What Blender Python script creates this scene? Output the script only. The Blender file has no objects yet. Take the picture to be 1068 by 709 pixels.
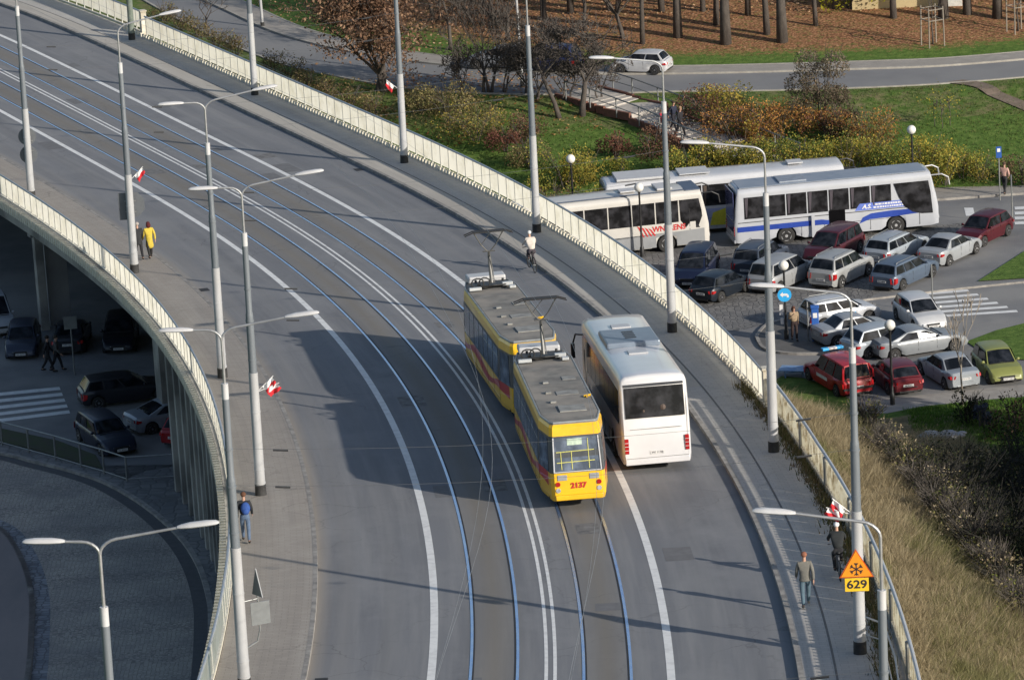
import bpy, bmesh, math, random
import numpy as np
from mathutils import Vector, Matrix
random.seed(7); RNG=np.random.default_rng(7)
C=bpy.context.scene.collection
PI=math.pi
# ------------------------------------------------------------------ camera calibration
F=4900.79; PITCH=0.276413; ROLL=-0.059515; CX,CY=534.0,354.5
CAMZ=60.0
cr,sr=math.cos(ROLL),math.sin(ROLL); cp,sp=math.cos(PITCH),math.sin(PITCH)
def ray(x,y):
    dx,dy=x-CX,y-CY
    u=dx*cr+dy*sr; v=-dx*sr+dy*cr
    d=np.array([u/F, cp-v/F*sp, -sp-v/F*cp])
    return d/d[1]
# ------------------------------------------------------------------ bridge alignment (s along, off to the right)
KK=[0.124118,-0.056025,0.370644,0.354980,0.445681,0.403624,0.045224,0.148455,1.047011,1.0,0.6]
SARR=np.linspace(-50,225,1101)
_k=np.interp(SARR,[-50+27.5*i for i in range(11)],KK)/100
_ds=SARR[1]-SARR[0]
THARR=-0.083502+np.concatenate([[0],np.cumsum((_k[1:]+_k[:-1])/2*_ds)])
XARR=-3.249253+np.concatenate([[0],np.cumsum((-np.sin(THARR)[1:]-np.sin(THARR)[:-1])/2*_ds)])
YARR=F/1000*24-40+np.concatenate([[0],np.cumsum((np.cos(THARR)[1:]+np.cos(THARR)[:-1])/2*_ds)])
_t=SARR/100
ZARR=CAMZ-48.146733-8.483620*_t+0.820837*_t**2+0.456937*_t**3
def th(s): return float(np.interp(s,SARR,THARR))
def D(s,off,dz=0.0):
    t=th(s); c=(-0.816336-1.300053*s/100)/100
    return Vector((np.interp(s,SARR,XARR)+off*math.cos(t), np.interp(s,SARR,YARR)+off*math.sin(t), np.interp(s,SARR,ZARR)+off*c+dz))
def deck_px(x,y):
    d=ray(x,y); best=None
    for s in np.arange(-40,200,.5):
        t=th(s); a=D(s,0); A=np.array([[d[0],-math.cos(t)],[1,-math.sin(t)]])
        q=np.linalg.solve(A,[a.x,a.y]); off=q[1]
        if abs(off)>14: continue
        e=abs(CAMZ+q[0]*d[2]-D(s,off).z)
        if best is None or e<best[0]: best=(e,s,off)
    return best[1],best[2]
def nearest_so(x,y):
    i=np.argmin((XARR-x)**2+(YARR-y)**2); t=THARR[i]
    return SARR[i], (x-XARR[i])*math.cos(t)+(y-YARR[i])*math.sin(t), ZARR[i]
# ------------------------------------------------------------------ terrain
def zg(x,y): return -0.2-0.045*(y-190)
def _plane_px(x,y,z):
    d=ray(x,y); t=(z-CAMZ)/d[2]; return (d[0]*t, t)
ZR=-0.6
ROADN=[_plane_px(a,b,ZR) for a,b in [(1300,62),(1160,72),(1068,81),(980,88),(900,92),(800,95),(700,96),(600,99),(500,98),(420,92),(350,80),(290,66),(225,40),(170,12),(130,-12),(60,-60)]]
ROADF=[_plane_px(a,b,ZR) for a,b in [(1300,42),(1160,54),(1068,63),(980,70),(900,73),(800,76),(700,78),(600,78),(500,72),(420,64),(350,52),(290,36),(240,14),(200,-6),(170,-30),(110,-80)]]
RN=np.array(ROADN); RF=np.array(ROADF); RC=(RN+RF)/2; RHW=np.hypot(*(RF-RN).T)/2
def polydist(P,x,y):
    best=1e9; side=0; hw=0
    for i in range(len(P)-1):
        a=P[i]; b=P[i+1]; ab=b-a; t=((x-a[0])*ab[0]+(y-a[1])*ab[1])/(ab@ab); t=min(1,max(0,t))
        q=a+ab*t; d=math.hypot(x-q[0],y-q[1])
        if d<best:
            best=d; side=-1 if (ab[0]*(y-a[1])-ab[1]*(x-a[0]))<0 else 1; hw=RHW[i]*(1-t)+RHW[i+1]*t
    return best,side,hw
def foot_y(x): return 248.8-0.185*(x-3)
def sm(t): t=min(1,max(0,t)); return t*t*(3-2*t)
def T(x,y):
    z=zg(x,y)
    if y>foot_y(x)-0.01 or y>255:
        d,side,hw=polydist(RC,x,y)
        fy=foot_y(x); zf=zg(x,min(fy,y))
        if side<0:   # beyond the road
            z=ZR+0.05+min(9,max(0,(d-hw-3.0))*0.075)
        else:
            e=d-hw; dd=max(0.0,y-fy)
            w=dd/(dd+max(0,e-1)+1e-6) if e>0 else 1
            z=zf+(ZR-zf)*w
        if d<hw+2.6: z=ZR if d<hw+2.0 else z*( (d-hw-2.0)/.6)+ZR*(1-(d-hw-2.0)/.6)
    s,off,dz=nearest_so(x,y)
    if off>0 and s<66 and s>-49:
        k=1-sm((s-46)/20)
        over=max(0,off-10.9)
        top=dz-0.55-over*0.52
        ze=z+(top-z)*k if top>z else z
        z=max(z,ze)
    return z
def G(px,py,fn=T,z0=0.0):
    d=ray(px,py); lo=100.0; t=lo
    prev=None
    t=110.0
    while t<420:
        p=(d[0]*t,t); h=CAMZ+d[2]*t-fn(*p)-z0
        if h<=0:
            a,b=t-2.0,t
            for _ in range(18):
                m=(a+b)/2
                if CAMZ+d[2]*m-fn(d[0]*m,m)-z0>0: a=m
                else: b=m
            return Vector((d[0]*b,b,fn(d[0]*b,b)))
        t+=2.0
    return Vector((d[0]*t,t,fn(d[0]*t,t)))
# ------------------------------------------------------------------ materials
MATS={}
def _new(name):
    m=bpy.data.materials.new(name); m.use_nodes=True; nt=m.node_tree
    b=nt.nodes['Principled BSDF']; return m,nt,b
def mat(name,col,rough=.6,metal=0.0,col2=None,scale=3.0,detail=6,bump=0.0,bscale=None,stretch=(1,1,1),coat=0,spec=.5,col3=None,s3=.3,lo=.35,hi=.65):
    if name in MATS: return MATS[name]
    m,nt,b=_new(name); N=nt.nodes; L=nt.links
    b.inputs['Roughness'].default_value=rough; b.inputs['Metallic'].default_value=metal
    b.inputs['Specular IOR Level'].default_value=spec
    if coat: b.inputs['Coat Weight'].default_value=coat; b.inputs['Coat Roughness'].default_value=.05
    c=(*col,1); b.inputs['Base Color'].default_value=c
    if col2 is None: col2=tuple(x*.8 for x in col); 
    tc=N.new('ShaderNodeTexCoord'); mp=N.new('ShaderNodeMapping'); mp.inputs['Scale'].default_value=stretch
    L.new(tc.outputs['Object'],mp.inputs['Vector'])
    n=N.new('ShaderNodeTexNoise'); n.inputs['Scale'].default_value=scale; n.inputs['Detail'].default_value=detail; n.inputs['Roughness'].default_value=.62
    L.new(mp.outputs[0],n.inputs['Vector'])
    r=N.new('ShaderNodeMapRange'); r.inputs[1].default_value=lo; r.inputs[2].default_value=hi
    L.new(n.outputs['Fac'],r.inputs[0])
    mx=N.new('ShaderNodeMix'); mx.data_type='RGBA'; mx.inputs[6].default_value=c; mx.inputs[7].default_value=(*col2,1)
    L.new(r.outputs[0],mx.inputs[0]); out=mx.outputs[2]
    if col3:
        n3=N.new('ShaderNodeTexNoise'); n3.inputs['Scale'].default_value=s3; n3.inputs['Detail'].default_value=4
        L.new(mp.outputs[0],n3.inputs['Vector'])
        r3=N.new('ShaderNodeMapRange'); r3.inputs[1].default_value=.45; r3.inputs[2].default_value=.62; L.new(n3.outputs['Fac'],r3.inputs[0])
        m3=N.new('ShaderNodeMix'); m3.data_type='RGBA'; L.new(r3.outputs[0],m3.inputs[0]); L.new(out,m3.inputs[6]); m3.inputs[7].default_value=(*col3,1); out=m3.outputs[2]
    L.new(out,b.inputs['Base Color'])
    if bump:
        nb=N.new('ShaderNodeTexNoise'); nb.inputs['Scale'].default_value=bscale or scale*4; nb.inputs['Detail'].default_value=5
        L.new(tc.outputs['Object'],nb.inputs['Vector'])
        bp=N.new('ShaderNodeBump'); bp.inputs['Strength'].default_value=bump; bp.inputs['Distance'].default_value=.05
        L.new(nb.outputs['Fac'],bp.inputs['Height']); L.new(bp.outputs[0],b.inputs['Normal'])
    MATS[name]=m; return m
def paint(name,col,metal=.0,rough=.28): return mat('paint_'+name,col,rough,metal,tuple(x*.86 for x in col),1.4,3,coat=.6)
M={}
M['concrete']=mat('concrete',(.42,.405,.37),.85,0,(.32,.31,.28),.8,8,.3,12,col3=(.17,.165,.155),s3=.35)
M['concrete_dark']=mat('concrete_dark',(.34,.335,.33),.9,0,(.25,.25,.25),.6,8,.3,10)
M['pole_white']=mat('pole_white_paint',(.44,.45,.46),.55,0,(.34,.35,.36),1.5,8,stretch=(1,1,.3),col3=(.38,.38,.38),s3=.7)
M['pole_grey']=mat('pole_grey_paint',(.19,.215,.24),.5,.1,(.15,.17,.19),2,6,stretch=(1,1,.3))
M['pole_thin']=mat('pole_thin_metal',(.42,.43,.44),.45,.5,(.3,.31,.32),2,4)
M['lamp_white']=mat('lamp_plastic',(.54,.55,.56),.4,0,(.50,.50,.51),3,3)
M['black_base']=mat('black_bitumen',(.02,.02,.02),.8,0,(.05,.05,.05),4)
M['black']=mat('black_plastic',(.018,.018,.02),.45,0,(.03,.03,.03),6)
M['rubber']=mat('tyre_rubber',(.02,.02,.02),.85,0,(.035,.034,.032),8)
M['rim']=mat('wheel_rim_alloy',(.45,.46,.48),.3,.8,(.3,.3,.32),5)
M['hubcap']=mat('wheel_cover',(.5,.5,.51),.4,.3,(.4,.4,.4),5)
M['chrome']=mat('chrome_trim',(.6,.6,.62),.18,1,(.5,.5,.5),5)
M['plate']=mat('plate_white',(.7,.7,.68),.5,0,(.55,.55,.55),20)
M['ink']=mat('plate_ink',(.02,.02,.03),.6)
M['red_lens']=mat('red_lens',(.45,.012,.015),.2,0,(.30,.01,.01),8,coat=.5)
M['orange_lens']=mat('orange_lens',(.7,.2,.02),.25,0,(.5,.12,.01),8)
M['head_lens']=mat('headlight_lens',(.62,.64,.66),.12,.3,(.35,.37,.4),9,coat=.5)
M['skin']=mat('skin',(.50,.30,.21),.55,0,(.42,.24,.17),6)
def glass(name,col,rough=.03,amount=.0):
    m,nt,b=_new(name); N=nt.nodes; L=nt.links
    b.inputs['Base Color'].default_value=(*col,1); b.inputs['Roughness'].default_value=rough; b.inputs['Specular IOR Level'].default_value=.2
    tc=N.new('ShaderNodeTexCoord'); n=N.new('ShaderNodeTexNoise'); n.inputs['Scale'].default_value=1.9; n.inputs['Detail'].default_value=3
    L.new(tc.outputs['Object'],n.inputs['Vector'])
    r=N.new('ShaderNodeMapRange'); r.inputs[1].default_value=.42; r.inputs[2].default_value=.66; L.new(n.outputs['Fac'],r.inputs[0])
    mx=N.new('ShaderNodeMix'); mx.data_type='RGBA'; mx.inputs[6].default_value=(*col,1); mx.inputs[7].default_value=(col[0]*2.2+.015,col[1]*2.2+.015,col[2]*2.2+.018,1)
    L.new(r.outputs[0],mx.inputs[0]); L.new(mx.outputs[2],b.inputs['Base Color'])
    MATS[name]=m; return m
M['glass']=glass('car_glass',(.006,.008,.011))
M['glass_coach']=glass('coach_glass',(.012,.012,.013),.08)
M['glass_tram']=glass('tram_glass',(.075,.092,.12),.08)
# translucent cream parapet panels (plastic sheets the low sun shines through)
def translucent_mat():
    m,nt,b=_new('parapet_panel'); N=nt.nodes; L=nt.links
    tc=N.new('ShaderNodeTexCoord'); n=N.new('ShaderNodeTexNoise'); n.inputs['Scale'].default_value=.9; n.inputs['Detail'].default_value=8; n.inputs['Roughness'].default_value=.7
    L.new(tc.outputs['Object'],n.inputs['Vector'])
    cr_=N.new('ShaderNodeValToRGB'); e=cr_.color_ramp.elements; e[0].position=.28; e[0].color=(.72,.69,.55,1); e[1].position=.55; e[1].color=(.95,.93,.82,1)
    L.new(n.outputs['Fac'],cr_.inputs[0]); L.new(cr_.outputs[0],b.inputs['Base Color']); b.inputs['Roughness'].default_value=.5
    tr=N.new('ShaderNodeBsdfTranslucent'); L.new(cr_.outputs[0],tr.inputs['Color'])
    mx=N.new('ShaderNodeMixShader'); mx.inputs[0].default_value=.8
    L.new(b.outputs[0],mx.inputs[1]); L.new(tr.outputs[0],mx.inputs[2]); L.new(mx.outputs[0],N['Material Output'].inputs['Surface'])
    return m
M['panel']=translucent_mat()
M['handrail']=mat('handrail_paint',(.30,.36,.44),.45,.2,(.38,.40,.42),2,6)
M['bracket']=mat('bracket_cream',(.78,.74,.62),.7,0,(.58,.54,.44),4,6)
M['oldwall']=mat('weathered_parapet',(.74,.71,.61),.8,0,(.36,.31,.23),1.6,10,.4,10,col3=(.50,.45,.36),s3=.9)
# deck surfaces use UV = (offset, station) in metres
def deck_mat(name,base,dark,light,streak=True,rough=.85,brick=None,tracks=None):
    m,nt,b=_new(name); N=nt.nodes; L=nt.links
    uv=N.new('ShaderNodeUVMap'); b.inputs['Roughness'].default_value=rough; b.inputs['Specular IOR Level'].default_value=.3
    def noise(sc,st,det=6):
        mp=N.new('ShaderNodeMapping'); mp.inputs['Scale'].default_value=st; L.new(uv.outputs[0],mp.inputs[0])
        n=N.new('ShaderNodeTexNoise'); n.inputs['Scale'].default_value=sc; n.inputs['Detail'].default_value=det; n.inputs['Roughness'].default_value=.65; L.new(mp.outputs[0],n.inputs['Vector']); return n.outputs['Fac']
    def mix(f,a,c,lo,hi):
        r=N.new('ShaderNodeMapRange'); r.inputs[1].default_value=lo; r.inputs[2].default_value=hi; L.new(f,r.inputs[0])
        x=N.new('ShaderNodeMix'); x.data_type='RGBA'; L.new(r.outputs[0],x.inputs[0])
        if isinstance(a,tuple): x.inputs[6].default_value=(*a,1)
        else: L.new(a,x.inputs[6])
        x.inputs[7].default_value=(*c,1); return x.outputs[2]
    col=mix(noise(1.2,(1,.045,1)),base,light,.45,.72)
    col=mix(noise(.9,(1,.03,1),4),col,dark,.48,.75)
    col=mix(noise(.22,(1,.6,1),7),col,tuple((a+c)/2*1.08 for a,c in zip(base,light)),.5,.7)
    col=mix(noise(55,(1,1,1),2),col,tuple(x*.72 for x in dark),.56,.80)
    if tracks:
        sx=N.new('ShaderNodeSeparateXYZ'); L.new(uv.outputs[0],sx.inputs[0])
        for c0,wd,cc,am in tracks:
            a=N.new('ShaderNodeMath'); a.operation='SUBTRACT'; L.new(sx.outputs[0],a.inputs[0]); a.inputs[1].default_value=c0
            ab=N.new('ShaderNodeMath'); ab.operation='ABSOLUTE'; L.new(a.outputs[0],ab.inputs[0])
            r=N.new('ShaderNodeMapRange'); r.inputs[1].default_value=wd; r.inputs[2].default_value=0; r.inputs[3].default_value=0; r.inputs[4].default_value=am; L.new(ab.outputs[0],r.inputs[0])
            x=N.new('ShaderNodeMix'); x.data_type='RGBA'; L.new(r.outputs[0],x.inputs[0]); L.new(col,x.inputs[6]); x.inputs[7].default_value=(*cc,1); col=x.outputs[2]
    if brick:
        bt=N.new('ShaderNodeTexBrick'); mp=N.new('ShaderNodeMapping'); mp.inputs['Scale'].default_value=(1,1,1); L.new(uv.outputs[0],mp.inputs[0]); L.new(mp.outputs[0],bt.inputs['Vector'])
        bt.inputs['Scale'].default_value=brick; bt.inputs['Mortar Size'].default_value=.012; bt.inputs['Color1'].default_value=(1,1,1,1); bt.inputs['Color2'].default_value=(.86,.86,.86,1); bt.inputs['Mortar'].default_value=(.6,.6,.6,1)
        x=N.new('ShaderNodeMix'); x.data_type='RGBA'; x.blend_type='MULTIPLY'; x.inputs[0].default_value=.6; L.new(col,x.inputs[6]); L.new(bt.outputs[0],x.inputs[7]); col=x.outputs[2]
    # fine cracks, only in worn areas
    dn=N.new('ShaderNodeTexNoise'); dn.inputs['Scale'].default_value=1.1; dn.inputs['Detail'].default_value=5; L.new(uv.outputs[0],dn.inputs['Vector'])
    ad=N.new('ShaderNodeMix'); ad.data_type='VECTOR'; ad.inputs[0].default_value=.5; L.new(uv.outputs[0],ad.inputs[4]); L.new(dn.outputs['Color'],ad.inputs[5])
    vc=N.new('ShaderNodeTexVoronoi'); vc.feature='DISTANCE_TO_EDGE'; vc.inputs['Scale'].default_value=.62; L.new(ad.outputs[1],vc.inputs['Vector'])
    rc=N.new('ShaderNodeMapRange'); rc.inputs[1].default_value=.0; rc.inputs[2].default_value=.012; rc.inputs[3].default_value=1; rc.inputs[4].default_value=0; L.new(vc.outputs['Distance'],rc.inputs[0])
    rm=N.new('ShaderNodeMapRange'); rm.inputs[1].default_value=.47; rm.inputs[2].default_value=.60; rm.inputs[4].default_value=.42; L.new(noise(.16,(1,.5,1),3),rm.inputs[0])
    mm=N.new('ShaderNodeMath'); mm.operation='MULTIPLY'; L.new(rc.outputs[0],mm.inputs[0]); L.new(rm.outputs[0],mm.inputs[1])
    xc=N.new('ShaderNodeMix'); xc.data_type='RGBA'; L.new(mm.outputs[0],xc.inputs[0]); L.new(col,xc.inputs[6]); xc.inputs[7].default_value=(*tuple(q*.42 for q in dark),1); col=xc.outputs[2]
    L.new(col,b.inputs['Base Color'])
    nb=N.new('ShaderNodeTexNoise'); nb.inputs['Scale'].default_value=30; L.new(uv.outputs[0],nb.inputs['Vector'])
    bp=N.new('ShaderNodeBump'); bp.inputs['Strength'].default_value=.15; bp.inputs['Distance'].default_value=.02; L.new(nb.outputs['Fac'],bp.inputs['Height']); L.new(bp.outputs[0],b.inputs['Normal'])
    return m
M['asphalt_deck']=deck_mat('bridge_asphalt',(.195,.20,.212),(.145,.15,.162),(.262,.262,.262),tracks=[(-1.73,.95,(.20,.180,.150),.75),(1.73,.95,(.20,.180,.150),.75),(-5.0,.5,(.21,.21,.21),.35),(-6.5,.5,(.23,.225,.22),.5),(5.0,.5,(.20,.20,.20),.25),(-7.4,.5,(.34,.30,.25),.6)])
M['pave_left']=deck_mat('bridge_pavement_left',(.36,.325,.285),(.29,.265,.24),(.40,.37,.33),brick=1.2)
M['pave_right']=deck_mat('bridge_pavement_right',(.46,.44,.41),(.38,.365,.345),(.54,.52,.48),brick=1.0)
M['kerb']=mat('kerb_stone',(.36,.34,.31),.85,0,(.19,.18,.17),2,6)
M['line']=mat('white_road_paint',(.78,.78,.76),.7,0,(.58,.58,.57),2.5,10,lo=.45,hi=.75)
M['rail']=mat('sky_tinted_rail',(.26,.43,.78),.27,.7,(.40,.54,.78),1,5,spec=.8)  # blue of the reflected sky is put into the steel's base colour
M['groove']=mat('rail_groove',(.025,.025,.028),.8)
M['patch']=mat('asphalt_patch',(.215,.212,.21),.9,0,(.10,.10,.10),3)
M['asphalt']=mat('parking_asphalt',(.205,.205,.207),.9,0,(.155,.156,.16),.5,10,.3,20,col3=(.25,.245,.235),s3=.18)
M['road_far']=mat('far_road_asphalt',(.20,.203,.21),.9,0,(.17,.172,.178),.4,8,col3=(.22,.22,.22),s3=.15)
M['pavement']=mat('pavement_slabs',(.36,.335,.30),.9,0,(.27,.25,.225),1.5,8,.2,15,col3=(.31,.285,.255),s3=.3)
M['setts']=None
def setts_mat(name,c1,c2,mort,scale):
    m,nt,b=_new(name); N=nt.nodes; L=nt.links; tc=N.new('ShaderNodeTexCoord')
    v=N.new('ShaderNodeTexVoronoi'); v.inputs['Scale'].default_value=scale; v.inputs['Randomness'].default_value=.55; L.new(tc.outputs['Object'],v.inputs['Vector'])
    ve=N.new('ShaderNodeTexVoronoi'); ve.feature='DISTANCE_TO_EDGE'; ve.inputs['Scale'].default_value=scale; ve.inputs['Randomness'].default_value=.55; L.new(tc.outputs['Object'],ve.inputs['Vector'])
    sx=N.new('ShaderNodeSeparateColor'); L.new(v.outputs['Color'],sx.inputs[0])
    mx=N.new('ShaderNodeMix'); mx.data_type='RGBA'; mx.inputs[6].default_value=(*c1,1); mx.inputs[7].default_value=(*c2,1); L.new(sx.outputs[0],mx.inputs[0])
    n=N.new('ShaderNodeTexNoise'); n.inputs['Scale'].default_value=.35; n.inputs['Detail'].default_value=6; L.new(tc.outputs['Object'],n.inputs['Vector'])
    r=N.new('ShaderNodeMapRange'); r.inputs[1].default_value=.4; r.inputs[2].default_value=.65; L.new(n.outputs['Fac'],r.inputs[0])
    m2=N.new('ShaderNodeMix'); m2.data_type='RGBA'; m2.blend_type='MULTIPLY'; L.new(r.outputs[0],m2.inputs[0]); L.new(mx.outputs[2],m2.inputs[6]); m2.inputs[7].default_value=(.68,.7,.74,1)
    r2=N.new('ShaderNodeMapRange'); r2.inputs[1].default_value=.0; r2.inputs[2].default_value=.12; L.new(ve.outputs['Distance'],r2.inputs[0])
    m3=N.new('ShaderNodeMix'); m3.data_type='RGBA'; L.new(r2.outputs[0],m3.inputs[0]); m3.inputs[6].default_value=(*mort,1); L.new(m2.outputs[2],m3.inputs[7])
    L.new(m3.outputs[2],b.inputs['Base Color']); b.inputs['Roughness'].default_value=.8
    bp=N.new('ShaderNodeBump'); bp.inputs['Strength'].default_value=.5; bp.inputs['Distance'].default_value=.03; L.new(r2.outputs[0],bp.inputs['Height']); L.new(bp.outputs[0],b.inputs['Normal'])
    return m
M['setts']=setts_mat('stone_setts',(.47,.42,.36),(.36,.325,.285),(.18,.165,.15),6.0)
M['lot_setts']=setts_mat('parking_setts',(.25,.24,.225),(.17,.165,.158),(.09,.088,.085),3.2)
# grass with fallen leaves
def ground_mat():
    m,nt,b=_new('grass_and_leaves'); N=nt.nodes; L=nt.links; tc=N.new('ShaderNodeTexCoord'); b.inputs['Roughness'].default_value=.95; b.inputs['Specular IOR Level'].default_value=.1
    def noise(sc,det=6):
        n=N.new('ShaderNodeTexNoise'); n.inputs['Scale'].default_value=sc; n.inputs['Detail'].default_value=det; n.inputs['Roughness'].default_value=.7; L.new(tc.outputs['Object'],n.inputs['Vector']); return n.outputs['Fac']
    def ramp(f,els):
        r=N.new('ShaderNodeValToRGB'); r.color_ramp.elements[0].position=els[0][0]; r.color_ramp.elements[0].color=(*els[0][1],1); r.color_ramp.elements[1].position=els[-1][0]; r.color_ramp.elements[1].color=(*els[-1][1],1)
        for p,c in els[1:-1]:
            e=r.color_ramp.elements.new(p); e.color=(*c,1)
        L.new(f,r.inputs[0]); return r.outputs[0]
    def mix(f,a,c):
        x=N.new('ShaderNodeMix'); x.data_type='RGBA'; L.new(f,x.inputs[0]); L.new(a,x.inputs[6]); L.new(c,x.inputs[7]); return x.outputs[2]
    grass=ramp(noise(2.2,9),[(.3,(.060,.095,.024)),(.5,(.10,.17,.036)),(.7,(.17,.23,.06))])
    dry=ramp(noise(1.3,9),[(.35,(.13,.11,.06)),(.65,(.26,.21,.12))])
    leaves=ramp(noise(7,9),[(.36,(.05,.028,.018)),(.46,(.20,.095,.05)),(.55,(.40,.20,.10)),(.68,(.58,.36,.22))])
    a1=N.new('ShaderNodeAttribute'); a1.attribute_name='leafmask'; a2=N.new('ShaderNodeAttribute'); a2.attribute_name='drymask'
    def soften(att,nz):
        s=N.new('ShaderNodeMath'); s.operation='ADD'; L.new(att.outputs['Fac'],s.inputs[0]); L.new(nz,s.inputs[1])
        r=N.new('ShaderNodeMapRange'); r.inputs[1].default_value=.85; r.inputs[2].default_value=1.1; L.new(s.outputs[0],r.inputs[0]); return r.outputs[0]
    c=mix(soften(a2,noise(1.1,8)),grass,dry)
    c=mix(soften(a1,noise(2.8,9)),c,leaves)
    L.new(c,b.inputs['Base Color'])
    bp=N.new('ShaderNodeBump'); bp.inputs['Strength'].default_value=.6; bp.inputs['Distance'].default_value=.12; L.new(noise(6,8),bp.inputs['Height']); L.new(bp.outputs[0],b.inputs['Normal'])
    return m
M['ground']=ground_mat()
def leaf_mat(name,trans=.4,rough=.7):
    m,nt,b=_new(name); N=nt.nodes; L=nt.links
    a=N.new('ShaderNodeAttribute'); a.attribute_name='Col'; a.attribute_type='GEOMETRY'
    L.new(a.outputs['Color'],b.inputs['Base Color']); b.inputs['Roughness'].default_value=rough; b.inputs['Specular IOR Level'].default_value=.2
    tr=N.new('ShaderNodeBsdfTranslucent'); L.new(a.outputs['Color'],tr.inputs['Color'])
    mx=N.new('ShaderNodeMixShader'); mx.inputs[0].default_value=trans; L.new(b.outputs[0],mx.inputs[1]); L.new(tr.outputs[0],mx.inputs[2]); L.new(mx.outputs[0],N['Material Output'].inputs['Surface']); return m
M['leaf']=leaf_mat('foliage')
M['bark']=mat('tree_bark',(.105,.09,.078),.95,0,(.06,.05,.044),4,8,.5,18,stretch=(1,1,.3))
M['bark_grey']=mat('grey_bark',(.12,.105,.09),.95,0,(.06,.052,.045),4,8,.4,18,stretch=(1,1,.3))
M['wood']=mat('pale_wood',(.32,.28,.23),.85,0,(.22,.19,.155),3,6,stretch=(1,1,.2))
M['stair']=mat('stair_concrete',(.52,.48,.43),.9,0,(.40,.37,.33),2,8)
M['redbrick']=mat('brick_edging',(.22,.10,.07),.9,0,(.15,.07,.05),4,6)
M['galv']=mat('galvanised_steel',(.30,.31,.31),.5,.6,(.22,.23,.23),3,5)
M['cloth_white']=mat('flag_white',(.80,.80,.80),.8,0,(.7,.7,.7),4)
M['cloth_red']=mat('flag_red',(.60,.02,.03),.8,0,(.5,.015,.025),4)
M['sign_orange']=mat('sign_orange',(.88,.33,.02),.4,0,(.80,.28,.02),3)
M['sign_yellow']=mat('sign_yellow',(.90,.58,.03),.4,0,(.82,.52,.03),3)
M['sign_red']=mat('sign_red_rim',(.62,.10,.02),.4)
M['sign_blue']=mat('sign_blue',(.03,.36,.75),.4,0,(.04,.4,.8),3)
M['sign_navy']=mat('sign_dark_blue',(.02,.09,.35),.4)
M['sign_white']=mat('sign_white',(.8,.8,.8),.4)
M['sign_back']=mat('sign_back_grey',(.17,.185,.20),.5,.3,(.14,.15,.165),2)
M['interior']=mat('dark_interior',(.006,.006,.007),.95,spec=.02)
def cloth(name,c): return mat('cloth_'+name,c,.85,0,tuple(x*.75 for x in c),7,5)
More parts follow.
